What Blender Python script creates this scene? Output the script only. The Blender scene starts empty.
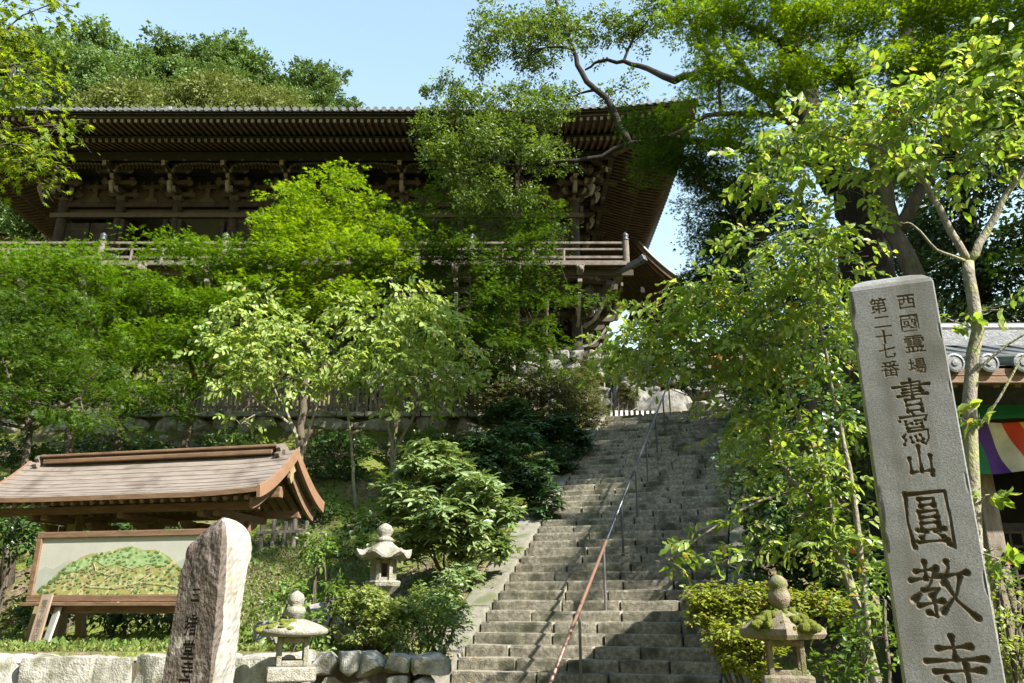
import bpy, math, random
import numpy as np
from mathutils import Vector, Matrix
R = math.radians
scene = bpy.context.scene
COL = scene.collection
# ------------------------------------------------------------------ camera, sky, sun, exposure
FPX, PITCH, EYE = 796.0, R(18.4), 1.6
cam_data = bpy.data.cameras.new('camera')
cam_data.sensor_width = 36.0
cam_data.lens = 36.0 * FPX / 1024.0
cam_data.clip_start, cam_data.clip_end = 0.05, 2000.0
cam = bpy.data.objects.new('camera', cam_data)
COL.objects.link(cam)
cam.location = (0, 0, EYE)
cam.rotation_euler = (math.pi / 2 + PITCH, 0, 0)
scene.camera = cam

SUN = Vector((0.60, -0.44, 0.67)).normalized()          # direction towards the sun
sun_el = math.asin(SUN.z)
sun_az = math.atan2(SUN.x, SUN.y)                        # clockwise from +Y
world = bpy.data.worlds.new('World')
scene.world = world
world.use_nodes = True
wn = world.node_tree
bg = wn.nodes['Background']
sky = wn.nodes.new('ShaderNodeTexSky')
sky.sky_type = 'NISHITA'
sky.sun_disc = False
sky.sun_elevation, sky.sun_rotation = sun_el, sun_az
sky.air_density, sky.dust_density, sky.ozone_density = 2.3, 0.3, 1.0
bg.inputs['Strength'].default_value = 0.083
wn.links.new(sky.outputs[0], bg.inputs[0])
sl = bpy.data.lights.new('sun', 'SUN')
sl.energy, sl.angle, sl.color = 4.9, R(0.53), (1.0, 0.95, 0.86)
so = bpy.data.objects.new('sun', sl)
COL.objects.link(so)
so.rotation_euler = (-SUN).to_track_quat('-Z', 'Y').to_euler()
so.location = (20, -10, 40)
vs = scene.view_settings
vs.view_transform, vs.look, vs.exposure, vs.gamma, vs.use_curve_mapping = 'Standard', 'None', 1.85, 1.0, False
scene.cycles.max_bounces = 8
scene.cycles.diffuse_bounces = 4
scene.cycles.transmission_bounces = 4
scene.cycles.use_denoising = True

# ------------------------------------------------------------------ helpers
cP, sP = math.cos(PITCH), math.sin(PITCH)
def at(px, py, Y):
    """world point at forward distance Y seen where pixel (px, py) looks"""
    u, v = (px - 512) / FPX, (341.5 - py) / FPX
    k = Y / (cP - v * sP)
    return np.array([u * k, Y, EYE + k * (sP + v * cP)])
def depth_of(p):
    return p[1] * cP + (p[2] - EYE) * sP

def nrm(a):
    return a / np.maximum(np.linalg.norm(a, axis=-1, keepdims=True), 1e-9)

_waves = {}
def wav(P, freq, seed):
    """cheap smooth noise in about -1..1 for an (N,3) array"""
    key = seed
    if key not in _waves:
        g = np.random.default_rng(seed + 991)
        _waves[key] = (nrm(g.normal(size=(9, 3))) * g.uniform(.6, 1.9, (9, 1)), g.uniform(0, 6.28, 9))
    K, ph = _waves[key]
    return np.sin(np.asarray(P) @ (K.T * freq) + ph).sum(1) / 4.0

def link(name, me, mats, parent=None, loc=None):
    o = bpy.data.objects.new(name, me)
    for m in (mats if isinstance(mats, (list, tuple)) else [mats]):
        me.materials.append(m)
    COL.objects.link(o)
    if parent is not None:
        o.parent = parent
    if loc is not None:
        o.location = loc
    return o

def thing(name, label, cat, loc=(0, 0, 0), rz=0.0, group=None):
    o = bpy.data.objects.new(name, None)
    COL.objects.link(o)
    o.empty_display_size = .3
    o.location = loc
    o.rotation_euler = (0, 0, rz)
    o['label'], o['category'] = label, cat
    if group:
        o['group'] = group
    return o

def tag(o, label, cat, group=None):
    o['label'], o['category'] = label, cat
    if group:
        o['group'] = group
    return o

def copy_tree(o, parent=None):
    c = o.copy()
    COL.objects.link(c)
    c.parent = parent
    for ch in list(o.children):
        copy_tree(ch, c)
    return c

class MB:
    """collects shapes into one mesh"""
    def __init__(s):
        s.v, s.f, s.m, s.n = [], [], [], 0
        s.smooth = False
    def add(s, V, F, m=0):
        V = np.asarray(V, float)
        s.v.append(V)
        n = s.n
        s.f += [[i + n for i in f] for f in F]
        s.m += [m] * len(F)
        s.n += len(V)
        return s
    def box(s, c, d, rot=None, m=0):
        x, y, z = d[0] / 2, d[1] / 2, d[2] / 2
        V = np.array([[-x, -y, -z], [x, -y, -z], [x, y, -z], [-x, y, -z], [-x, -y, z], [x, -y, z], [x, y, z], [-x, y, z]])
        if rot is not None:
            V = V @ np.array(rot).T
        return s.add(V + np.array(c), [(0, 3, 2, 1), (4, 5, 6, 7), (0, 1, 5, 4), (1, 2, 6, 5), (2, 3, 7, 6), (3, 0, 4, 7)], m)
    def beam(s, p0, p1, w, h, m=0):
        p0, p1 = np.array(p0, float), np.array(p1, float)
        a = p1 - p0
        L = np.linalg.norm(a)
        a /= L
        up = np.array([0, 0, 1.]) if abs(a[2]) < .95 else np.array([0, 1., 0])
        b = np.cross(up, a); b /= np.linalg.norm(b)
        c = np.cross(a, b)
        return s.box((p0 + p1) / 2, (L, w, h), np.array([a, b, c]).T, m)
    def tube(s, pts, rad, n=8, m=0, caps=True):
        pts = np.asarray(pts, float)
        k = len(pts)
        rad = np.broadcast_to(np.asarray(rad, float), (k,))
        T = nrm(np.gradient(pts, axis=0))
        ref = np.array([.31, .52, .79])
        B = nrm(np.cross(T, ref)); C = np.cross(T, B)
        th = np.arange(n) * 2 * math.pi / n
        V = pts[:, None] + rad[:, None, None] * (np.cos(th)[None, :, None] * B[:, None] + np.sin(th)[None, :, None] * C[:, None])
        F = [(i * n + j, i * n + (j + 1) % n, (i + 1) * n + (j + 1) % n, (i + 1) * n + j) for i in range(k - 1) for j in range(n)]
        if caps:
            F += [tuple(range(n))[::-1], tuple((k - 1) * n + j for j in range(n))]
        return s.add(V.reshape(-1, 3), F, m)
    def lathe(s, prof, n=20, c=(0, 0, 0), m=0, sq=0.0, rot=0.0):
        """profile [(r, z)] turned round z; sq pulls the ring towards a square"""
        th = np.arange(n) * 2 * math.pi / n + rot
        k = 1.0 / np.maximum(np.abs(np.cos(th - rot)), np.abs(np.sin(th - rot)))
        k = 1 + (k - 1) * sq
        P = np.array(prof, float)
        V = np.stack([P[:, 0, None] * k * np.cos(th), P[:, 0, None] * k * np.sin(th), np.repeat(P[:, 1, None], n, 1)], -1)
        L = len(P)
        F = [(i * n + j, i * n + (j + 1) % n, (i + 1) * n + (j + 1) % n, (i + 1) * n + j) for i in range(L - 1) for j in range(n)]
        F += [tuple(range(n))[::-1], tuple((L - 1) * n + j for j in range(n))]
        return s.add(V.reshape(-1, 3) + np.array(c), F, m)
    def prism(s, outline, axis_p, ax, ay, ez, m=0, m_side=None):
        """outline of 2D points in the plane (ax, ay) at axis_p, extruded by vector ez"""
        ax, ay, ez, o = map(lambda q: np.array(q, float), (ax, ay, ez, axis_p))
        P = np.array([o + ax * a + ay * b for a, b in outline])
        n = len(P)
        V = np.vstack([P, P + ez])
        s.add(V, [tuple(range(n))[::-1], tuple(range(n, 2 * n))], m)
        return s.add(V, [(i, (i + 1) % n, n + (i + 1) % n, n + i) for i in range(n)], m if m_side is None else m_side)
    def rock(s, c, d, rot=None, amp=.02, seg=6, seed=0, rnd=4.0, freq=3.0, m=0, facets=0):
        """a worn stone block: a rounded box with uneven faces; rnd = 2 is an ellipsoid, high is a box"""
        t = np.linspace(-1, 1, seg + 1)
        A, B = np.meshgrid(t, t, indexing='ij')
        A, B = A.ravel(), B.ravel()
        O = np.ones_like(A)
        g = seg + 1
        q = [(i * g + j, (i + 1) * g + j, (i + 1) * g + j + 1, i * g + j + 1) for i in range(seg) for j in range(seg)]
        d = np.array(d, float) / 2
        c = np.array(c, float)
        gf = np.random.default_rng(seed + 5)
        cuts = [(nrm(gf.normal(size=3)), gf.uniform(.72, .95)) for _ in range(facets)]
        for P in ((A, B, O), (B, A, -O), (O, A, B), (-O, B, A), (B, O, A), (A, -O, B)):
            V = np.stack(P, 1)
            V = V / ((np.abs(V) ** rnd).sum(1) ** (1 / rnd))[:, None] * (1 if rnd < 8 else 1.0)
            for n_, h_ in cuts:
                V = V - n_ * np.maximum(0, V @ n_ - h_)[:, None]
            V = V * d
            N = nrm(V / d)
            off = wav(V + seed * 7.3, freq, seed % 17) * amp + wav(V + seed * 3.1, freq * 3.1, seed % 13 + 20) * amp * .45
            V = V + N * off[:, None]
            if rot is not None:
                V = V @ np.array(rot).T
            s.add(V + c, q, m)
        return s
    def mesh(s, name):
        me = bpy.data.meshes.new(name)
        V = np.vstack(s.v) if s.v else np.zeros((0, 3))
        me.from_pydata(V.tolist(), [], s.f)
        if any(s.m):
            me.polygons.foreach_set('material_index', s.m)
        if s.smooth:
            me.polygons.foreach_set('use_smooth', [True] * len(s.f))
        me.update()
        return me
    def build(s, name, mats, parent=None, loc=None, bevel=0.0, smooth=None):
        if smooth is not None:
            s.smooth = smooth
        o = link(name, s.mesh(name), mats, parent, loc)
        if bevel:
            b = o.modifiers.new('bevel', 'BEVEL')
            b.width, b.segments, b.limit_method, b.angle_limit = bevel, 2, 'ANGLE', R(40)
            b.harden_normals = False
        return o

def rotz(a):
    c, s_ = math.cos(a), math.sin(a)
    return np.array([[c, -s_, 0], [s_, c, 0], [0, 0, 1]])
def rotm(ax, a):
    return np.array(Matrix.Rotation(a, 3, ax))

def tri_mesh(name, V, T):
    me = bpy.data.meshes.new(name)
    me.vertices.add(len(V))
    me.vertices.foreach_set('co', np.ascontiguousarray(V, np.float32).ravel())
    me.loops.add(T.size)
    me.loops.foreach_set('vertex_index', np.ascontiguousarray(T, np.int32).ravel())
    me.polygons.add(len(T))
    me.polygons.foreach_set('loop_start', np.arange(0, T.size, 3, dtype=np.int32))
    me.update(calc_edges=True)
    return me

# ------------------------------------------------------------------ materials
def _n(nt, t, **kw):
    n = nt.nodes.new(t)
    for k, v in kw.items():
        setattr(n, k, v)
    return n
def ramp(nt, cols, pos=None):
    r = _n(nt, 'ShaderNodeValToRGB')
    e = r.color_ramp.elements
    pos = pos or [i / (len(cols) - 1) for i in range(len(cols))]
    while len(e) < len(cols):
        e.new(.5)
    for i, c in enumerate(cols):
        e[i].position = pos[i]
        e[i].color = (*c, 1)
    return r
def surf(name, cols, scale=4.0, rough=.8, bump=.3, bscale=40.0, stretch=(1, 1, 1), pos=None, spec=.3, stain=None, stain_scale=1.2, stain_pos=(.52, .66), detail=8.0, metallic=0.0, dist=.02, streak=None, island=0.0):
    m = bpy.data.materials.new(name)
    m.use_nodes = True
    nt = m.node_tree
    L = nt.links.new
    p = nt.nodes['Principled BSDF']
    p.inputs['Roughness'].default_value = rough
    p.inputs['Specular IOR Level'].default_value = spec
    p.inputs['Metallic'].default_value = metallic
    tc = _n(nt, 'ShaderNodeTexCoord')
    mp = _n(nt, 'ShaderNodeMapping')
    mp.inputs['Scale'].default_value = stretch
    L(tc.outputs['Object'], mp.inputs[0])
    n1 = _n(nt, 'ShaderNodeTexNoise')
    n1.inputs['Scale'].default_value, n1.inputs['Detail'].default_value, n1.inputs['Roughness'].default_value = scale, detail, .62
    L(mp.outputs[0], n1.inputs['Vector'])
    r = ramp(nt, cols, pos or [.28 + .44 * i / max(1, len(cols) - 1) for i in range(len(cols))])
    L(n1.outputs['Fac'], r.inputs[0])
    col = r.outputs[0]
    if stain is not None:
        n2 = _n(nt, 'ShaderNodeTexNoise')
        n2.inputs['Scale'].default_value, n2.inputs['Detail'].default_value = stain_scale, 6.0
        L(tc.outputs['Object'], n2.inputs['Vector'])
        mr = _n(nt, 'ShaderNodeMapRange')
        mr.inputs['From Min'].default_value, mr.inputs['From Max'].default_value = stain_pos
        L(n2.outputs['Fac'], mr.inputs['Value'])
        mx = _n(nt, 'ShaderNodeMix', data_type='RGBA')
        L(mr.outputs[0], mx.inputs['Factor'])
        L(col, mx.inputs['A'])
        mx.inputs['B'].default_value = (*stain, 1)
        col = mx.outputs['Result']
    if streak is not None:                               # rain streaks and soot running down
        ms_ = _n(nt, 'ShaderNodeMapping')
        ms_.inputs['Scale'].default_value = (streak[1], streak[1], streak[1] * .09)
        L(tc.outputs['Object'], ms_.inputs[0])
        n4 = _n(nt, 'ShaderNodeTexNoise')
        n4.inputs['Scale'].default_value, n4.inputs['Detail'].default_value = 1.0, 7.0
        L(ms_.outputs[0], n4.inputs['Vector'])
        m4 = _n(nt, 'ShaderNodeMapRange')
        m4.inputs['From Min'].default_value, m4.inputs['From Max'].default_value, m4.inputs['To Max'].default_value = .47, .68, streak[2]
        L(n4.outputs['Fac'], m4.inputs['Value'])
        x4 = _n(nt, 'ShaderNodeMix', data_type='RGBA')
        L(m4.outputs[0], x4.inputs['Factor'])
        L(col, x4.inputs['A'])
        x4.inputs['B'].default_value = (*streak[0], 1)
        col = x4.outputs['Result']
    if island:                                           # each block a little lighter or darker than the next
        gi = _n(nt, 'ShaderNodeNewGeometry')
        mi = _n(nt, 'ShaderNodeMapRange')
        mi.inputs['To Min'].default_value, mi.inputs['To Max'].default_value = 1 - island, 1 + island
        L(gi.outputs['Random Per Island'], mi.inputs['Value'])
        vm = _n(nt, 'ShaderNodeVectorMath', operation='SCALE')
        L(col, vm.inputs[0])
        L(mi.outputs[0], vm.inputs['Scale'])
        col = vm.outputs[0]
    L(col, p.inputs['Base Color'])
    if bump:
        n3 = _n(nt, 'ShaderNodeTexNoise')
        n3.inputs['Scale'].default_value, n3.inputs['Detail'].default_value = bscale, 6.0
        L(mp.outputs[0], n3.inputs['Vector'])
        b = _n(nt, 'ShaderNodeBump')
        b.inputs['Strength'].default_value, b.inputs['Distance'].default_value = bump, dist
        L(n3.outputs['Fac'], b.inputs['Height'])
        L(b.outputs[0], p.inputs['Normal'])
    return m

def leafmat(name, cols, trans=.42, tcol=None, rough=.42, spec=.35, pos=None):
    """leaves differ a little from one to the next; part of the light passes through"""
    m = bpy.data.materials.new(name)
    m.use_nodes = True
    nt = m.node_tree
    L = nt.links.new
    p = nt.nodes['Principled BSDF']
    out = nt.nodes['Material Output']
    g = _n(nt, 'ShaderNodeNewGeometry')
    r = ramp(nt, cols, pos)
    L(g.outputs['Random Per Island'], r.inputs[0])
    L(r.outputs[0], p.inputs['Base Color'])
    p.inputs['Roughness'].default_value = rough
    p.inputs['Specular IOR Level'].default_value = spec
    t = _n(nt, 'ShaderNodeBsdfTranslucent')
    if tcol is None:
        tcol = (1.5, 1.5, .6)
    mx = _n(nt, 'ShaderNodeMix', data_type='RGBA', blend_type='MULTIPLY')
    mx.inputs['Factor'].default_value = 1
    L(r.outputs[0], mx.inputs['A'])
    mx.inputs['B'].default_value = (*tcol, 1)
    L(mx.outputs['Result'], t.inputs[0])
    ms = _n(nt, 'ShaderNodeMixShader')
    ms.inputs[0].default_value = trans
    L(p.outputs[0], ms.inputs[1])
    L(t.outputs[0], ms.inputs[2])
    L(ms.outputs[0], out.inputs[0])
    return m

M = {}
M['granite'] = surf('granite', [(.10, .101, .099), (.158, .159, .155), (.215, .216, .21)], 90, .85, .4, 160, stain=(.105, .102, .088), stain_scale=3.2, stain_pos=(.48, .72), detail=4, dist=.004, streak=((.085, .08, .066), 9, .75))
M['groove_dark'] = surf('dirty_carved_groove', [(.018, .014, .011), (.035, .027, .021)], 30, .9, .2, 90)
M['groove'] = surf('carved_groove', [(.06, .05, .035), (.12, .10, .07)], 30, .9, .2, 90)
M['mossy_side'] = surf('mossy_granite', [(.17, .17, .10), (.26, .25, .16), (.33, .32, .25)], 25, .9, .4, 90, stain=(.12, .14, .04), stain_scale=6, stain_pos=(.45, .6))
M['step'] = surf('step_stone', [(.068, .060, .043), (.165, .150, .112), (.29, .268, .21)], 17, .9, 1.0, 55, stain=(.05, .050, .030), stain_scale=2.6, stain_pos=(.49, .66), dist=.015, island=.28)
M['kerb'] = surf('kerb_stone', [(.12, .112, .088), (.19, .18, .145)], 9, .88, .6, 60, stain=(.09, .10, .05), stain_scale=2.5, stain_pos=(.5, .68))
M['wallstone'] = surf('wall_stone', [(.15, .145, .125), (.27, .26, .23), (.38, .37, .335)], 8, .9, .9, 45, stain=(.10, .10, .06), stain_scale=3.5, stain_pos=(.52, .66), streak=((.12, .115, .085), 7, .7))
M['rock'] = surf('boulder_stone', [(.075, .072, .064), (.155, .148, .132), (.25, .235, .21)], 7, .9, 1.0, 22, stain=(.32, .22, .08), stain_scale=.6, stain_pos=(.56, .66))
M['lantern'] = surf('lantern_stone', [(.12, .112, .09), (.225, .215, .18), (.32, .31, .27)], 26, .9, .9, 70, stain=(.17, .16, .10), stain_scale=6, stain_pos=(.5, .65))
M['lantern_old'] = surf('old_lantern_stone', [(.10, .08, .055), (.17, .14, .10), (.23, .195, .15)], 16, .9, .6, 70, stain=(.12, .13, .05), stain_scale=6, stain_pos=(.5, .62))
M['moss'] = surf('moss', [(.07, .085, .015), (.13, .15, .03), (.20, .20, .05)], 30, 1.0, 1.0, 120, spec=.05)
M['stele'] = surf('weathered_stele', [(.055, .043, .035), (.11, .088, .074), (.20, .17, .148)], 7, .9, 1.0, 30, stretch=(1, 1, .8), stain=(.36, .33, .29), stain_scale=5.5, stain_pos=(.58, .70), dist=.03, streak=((.04, .032, .027), 8, .5))  # carved face made darker: its shade is put into the stone colour
M['stele_lit'] = surf('sunlit_stele_side', [(.14, .125, .11), (.25, .235, .21), (.35, .335, .305)], 8, .9, .8, 30, stretch=(1, 1, .5), stain=(.20, .18, .13), stain_scale=5, stain_pos=(.55, .7), streak=((.16, .15, .11), 10, .7))  # sunlit side of the stele, the sun painted in as paler stone
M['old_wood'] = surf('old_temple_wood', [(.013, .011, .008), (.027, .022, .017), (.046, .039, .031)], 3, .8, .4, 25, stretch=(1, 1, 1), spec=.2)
M['soffit_wood'] = surf('eave_wood', [(.06, .039, .026), (.10, .067, .046), (.145, .10, .07)], 3, .8, .3, 25, spec=.2)
M['chalk'] = surf('chalky_bracket_end', [(.12, .113, .095), (.20, .187, .16)], 9, .9, .2, 30)
M['fascia'] = surf('eave_fascia', [(.038, .032, .021), (.068, .057, .037)], 5, .8, .3, 25)
M['rail_wood'] = surf('weathered_rail_wood', [(.07, .057, .046), (.125, .105, .088), (.18, .156, .134)], 5, .85, .4, 30, spec=.2)
M['tile'] = surf('grey_roof_tile', [(.062, .066, .072), (.105, .11, .117), (.155, .16, .168)], 8, .5, .3, 30, spec=.5, stain=(.10, .11, .08), stain_scale=3, stain_pos=(.55, .7))
M['bronze'] = surf('dark_bronze', [(.05, .055, .06), (.09, .10, .11)], 10, .45, .2, 40, metallic=.5)
M['litter'] = leafmat('fallen_leaf', [(.10, .06, .025), (.20, .13, .05), (.30, .21, .07), (.16, .08, .04)], .15)
M['shelter_wood'] = surf('shelter_wood', [(.085, .05, .03), (.145, .088, .052), (.20, .125, .08)], 3.5, .7, .3, 25, stretch=(1, 6, 6), spec=.25)
M['shelter_roof'] = surf('copper_shelter_roof', [(.115, .092, .074), (.165, .136, .112), (.215, .182, .155)], 5, .55, .3, 25, stretch=(.5, 3, 3), spec=.4, stain=(.10, .078, .062), stain_scale=3, stain_pos=(.52, .68))
M['barge'] = surf('copper_barge', [(.15, .085, .05), (.21, .125, .075)], 5, .55, .2, 25, spec=.3)
M['post_wood'] = surf('pale_post_wood', [(.16, .12, .06), (.24, .19, .10)], 4, .85, .4, 30, stretch=(5, 5, 1))
M['fence_wood'] = surf('fence_wood', [(.11, .085, .07), (.19, .155, .13), (.26, .22, .19)], 4, .85, .4, 30, stretch=(4, 4, 1), island=.25)
M['white_paint'] = surf('white_paint', [(.66, .65, .62), (.78, .77, .74)], 6, .6, .1, 30)
M['rail_brown'] = surf('brown_rail', [(.13, .075, .05), (.18, .10, .066)], 10, .42, .1, 60, spec=.5)
M['rail_black'] = surf('dark_rail', [(.02, .022, .028), (.035, .038, .048)], 10, .3, .1, 60, spec=.6)
M['steel'] = surf('post_steel', [(.10, .095, .09), (.17, .16, .155)], 10, .4, .1, 60, spec=.5, metallic=.4)
M['bark'] = surf('dark_bark', [(.035, .028, .02), (.075, .06, .045), (.12, .10, .08)], 9, .95, 1.0, 40, stretch=(1, 1, .3), stain=(.07, .085, .03), stain_scale=2, stain_pos=(.55, .7))
M['bark_pale'] = surf('lichen_bark', [(.085, .072, .052), (.17, .15, .115), (.27, .255, .20)], 16, .95, .9, 50, stretch=(1, 1, .6), stain=(.20, .21, .09), stain_scale=7, stain_pos=(.5, .62))
M['bark_cedar'] = surf('cedar_bark', [(.010, .008, .006), (.022, .017, .013), (.036, .028, .022)], 5, .95, 1.0, 20, stretch=(3, 3, .25))
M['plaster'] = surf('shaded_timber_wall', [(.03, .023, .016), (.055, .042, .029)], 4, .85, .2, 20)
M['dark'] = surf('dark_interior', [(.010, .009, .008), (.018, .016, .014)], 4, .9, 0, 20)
for k_, c_ in dict(green=(.02, .15, .065), purple=(.085, .035, .20), white=(.58, .53, .42), red=(.55, .06, .03), yellow=(.55, .38, .06)).items():
    M['cloth_' + k_] = surf('curtain_' + k_, [tuple(q * .85 for q in c_), c_], 14, .85, .15, 200, spec=.1, stain=tuple(q * .6 + .02 for q in c_), stain_scale=5, stain_pos=(.45, .7))
# leaves
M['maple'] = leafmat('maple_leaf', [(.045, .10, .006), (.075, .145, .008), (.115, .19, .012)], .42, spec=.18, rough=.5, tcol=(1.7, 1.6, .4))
M['maple_glow'] = leafmat('sunlit_maple_leaf', [(.11, .18, .012), (.15, .23, .02), (.21, .27, .035)], .58, spec=.2, rough=.5, tcol=(1.8, 1.6, .5))  # lighter copy of the maple leaf, sunlight put into its colour
M['maple_dark'] = leafmat('shade_maple_leaf', [(.025, .06, .007), (.045, .09, .010), (.075, .125, .014)], .42, spec=.18, rough=.5, tcol=(1.6, 1.5, .4))  # darker copy of the maple leaf, shade put into its colour
M['maple_bright'] = leafmat('sunny_maple_leaf', [(.075, .15, .008), (.115, .20, .012), (.165, .245, .022)], .52, spec=.18, rough=.5, tcol=(1.8, 1.6, .35))  # brighter copy of the maple leaf, sun put into its colour
M['cherry'] = leafmat('cherry_leaf', [(.11, .185, .028), (.17, .25, .045), (.26, .32, .09), (.30, .25, .05), (.32, .15, .035)], .48, pos=[0, .4, .93, .985, 1.0], rough=.38, spec=.45, tcol=(1.55, 1.55, .6))
M['cherry_pale'] = leafmat('pale_cherry_leaf', [(.15, .22, .045), (.22, .29, .075), (.30, .36, .12), (.36, .28, .08)], .42, pos=[0, .5, .95, 1.0], rough=.42, spec=.3, tcol=(1.6, 1.6, .6))
M['oak'] = leafmat('oak_leaf', [(.055, .095, .016), (.09, .14, .025), (.14, .185, .04)], .38)
M['evergreen'] = leafmat('evergreen_leaf', [(.025, .06, .014), (.045, .092, .020), (.075, .125, .03)], .3, rough=.33, spec=.5)
M['rhodo'] = leafmat('rhododendron_leaf', [(.10, .16, .05), (.15, .21, .08), (.22, .27, .12)], .25, rough=.33, spec=.5)
M['rhodo_dark'] = leafmat('dark_rhododendron_leaf', [(.022, .052, .018), (.04, .08, .028), (.065, .11, .04)], .22, rough=.33, spec=.5)
M['azalea'] = leafmat('azalea_leaf', [(.14, .19, .045), (.20, .25, .07), (.28, .30, .11)], .4)
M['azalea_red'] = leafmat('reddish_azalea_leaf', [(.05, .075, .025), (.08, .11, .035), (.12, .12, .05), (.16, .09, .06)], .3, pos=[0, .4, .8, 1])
M['hedge'] = leafmat('hedge_leaf', [(.14, .18, .02), (.20, .24, .03), (.27, .29, .05), (.24, .12, .04)], .42, pos=[0, .5, .92, 1])
M['cedar'] = leafmat('cedar_foliage', [(.014, .034, .012), (.026, .055, .018), (.045, .08, .024)], .2)
M['hill_a'] = leafmat('hill_leaf_green', [(.065, .12, .035), (.10, .165, .05), (.14, .20, .07)], .25, rough=.6, spec=.15)
M['hill_b'] = leafmat('hill_leaf_olive', [(.085, .11, .036), (.115, .14, .048), (.15, .17, .062)], .25, rough=.7, spec=.1)
M['hill_c'] = leafmat('hill_leaf_dark', [(.05, .095, .03), (.08, .13, .042), (.11, .165, .055)], .2, rough=.6, spec=.15)
M['grass'] = leafmat('bank_grass_blade', [(.07, .11, .02), (.12, .16, .035), (.18, .19, .06)], .35)
M['fern'] = leafmat('weed_leaf', [(.06, .12, .02), (.10, .17, .03), (.15, .21, .05)], .4)
# ------------------------------------------------------------------ terrain
SX, SY, SZ = -0.843, 11.739, 0.613                      # foot of the flight (near corner away from the pillar)
DA, DB = 0.31573, 0.94885                               # direction of the climb
SLOPE, RUN, RISE, WID = 0.5384, 0.2844, 0.1531, 3.6
A_TOP, Z_TOP = 11.38, 6.735
YAW_S = math.atan2(DA, DB)
def ST(a, b, z):
    return np.array([SX + DA * a + DB * b, SY + DB * a - DA * b, z])
def sm(t):
    t = np.clip(t, 0, 1)
    return t * t * (3 - 2 * t)
def gh(x, y):
    x, y = np.asarray(x, float), np.asarray(y, float)
    dx, dy = x - SX, y - SY
    a, b = DA * dx + DB * dy, DB * dx - DA * dy
    plaza = .03 * np.clip(y, 0, 12)
    line = np.clip(SZ + SLOPE * a, .3, Z_TOP)
    # bank beside the shelter
    aw = np.maximum((11.56 + .3159 * b) / .9488, 4.0)
    t = np.clip((a - 1.0) / (aw - 1.0), 0, 1)
    bank = 1.1 + 5.15 * (t * .85 + .15 * sm(t))
    bumps = .07 * np.sin(1.7 * x + .6 * y) * np.sin(1.3 * y - .8 * x) + .04 * np.sin(4.1 * x + 1.2) * np.sin(3.7 * y)
    bank = bank + bumps * np.clip((a - 1) / 1.5, 0, 1) * np.clip((23 - y), 0, 1)
    wl = sm((-b - .5) / 2.5)
    left = bank * wl + np.maximum(line - .03, 1.1 * (y > 9.6)) * (1 - wl)
    left = np.where(y < 9.62, plaza, left)
    left = np.where((y > 23.35) & (b < .0), Z_TOP + .37 * sm((-b - 1.0) / 1.5) - .02, left)
    # bank beside the hall with the curtain
    t2 = np.clip((a - 3.2) / 11.5, 0, 1)
    bankr = .85 + 6.0 * t2
    wr = sm((b - 4.4) / 2.6)
    right = bankr * wr + np.maximum(line - .03, .5) * (1 - wr)
    right = np.where(y < 7.0, plaza, right)
    right = np.where((y >= 7.0) & (y < 8.2), plaza + (right - plaza) * sm((y - 7.0) / 1.2), right)
    z = np.where(b < 0, left, right)
    on = (b > -.55) & (b < 4.05)
    z = np.where(on & (a < A_TOP), np.where(a > -.4, line - .36, plaza), z)
    z = np.where((a >= A_TOP) & (b > -.6) & (b < 9), np.maximum(Z_TOP, np.where(b > 5, z, 0)), z)
    # platform under the great hall, then the wooded hill
    side = np.where(x > 9.5, sm((x - 9.5) / 6), 0)
    z = np.where(y > 28.6, np.where(x < 9.5, 10.4, np.maximum(z, 6.8 + 3.6 * side)), z)
    H = np.interp(x, [-200, -60, -38, -24, -12, 4, 18, 60, 200], [46, 50, 50, 45, 36, 20, 10, 9, 9])
    z = z + np.where(y > 46, H * sm((y - 46) / 52) * 1.0, 0)
    z = z + np.where(y > 46, .8 * np.sin(x * .21) * np.sin(y * .17), 0)
    return z
def ground_hit(px, py):
    lo = None
    for Y in np.arange(4, 60, .05):
        p = at(px, py, Y)
        if p[2] < gh(p[0], p[1]):
            return p
    return at(px, py, 30)

def axis(parts):
    out = []
    for a, b, st in parts:
        out.append(np.arange(a, b, st))
    return np.unique(np.round(np.concatenate(out), 4))
gx = axis([(-600, -120, 60), (-120, -40, 5), (-40, -14, 1), (-14, 12, .25), (12, 40, 1), (40, 120, 5), (120, 601, 60)])
gy = axis([(-300, -20, 40), (-20, -4, 2), (-4, 6, .5), (6, 29.5, .25), (29.5, 46, 1), (46, 110, 2), (110, 200, 10), (200, 601, 50)])
GX, GY = np.meshgrid(gx, gy, indexing='ij')
GZ = gh(GX, GY)
V = np.stack([GX, GY, GZ], -1).reshape(-1, 3)
ny = len(gy)
i0 = (np.arange(len(gx) - 1)[:, None] * ny + np.arange(ny - 1)[None]).ravel()
T = np.concatenate([np.stack([i0, i0 + ny, i0 + ny + 1], 1), np.stack([i0, i0 + ny + 1, i0 + 1], 1)])
gm = bpy.data.materials.new('ground_soil_and_moss')
gm.use_nodes = True
nt = gm.node_tree
L_ = nt.links.new
p_ = nt.nodes['Principled BSDF']
p_.inputs['Roughness'].default_value = .95
p_.inputs['Specular IOR Level'].default_value = .1
tc_ = _n(nt, 'ShaderNodeTexCoord')
def noise_(scale, det=7.0):
    n = _n(nt, 'ShaderNodeTexNoise')
    n.inputs['Scale'].default_value, n.inputs['Detail'].default_value = scale, det
    L_(tc_.outputs['Object'], n.inputs['Vector'])
    return n
r1 = ramp(nt, [(.055, .042, .028), (.10, .075, .048), (.15, .12, .08), (.21, .17, .12)], [.3, .45, .58, .72])
L_(noise_(9, 9).outputs['Fac'], r1.inputs[0])
r2 = ramp(nt, [(.055, .075, .014), (.10, .125, .024), (.16, .17, .04)], [.3, .5, .7])
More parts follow.
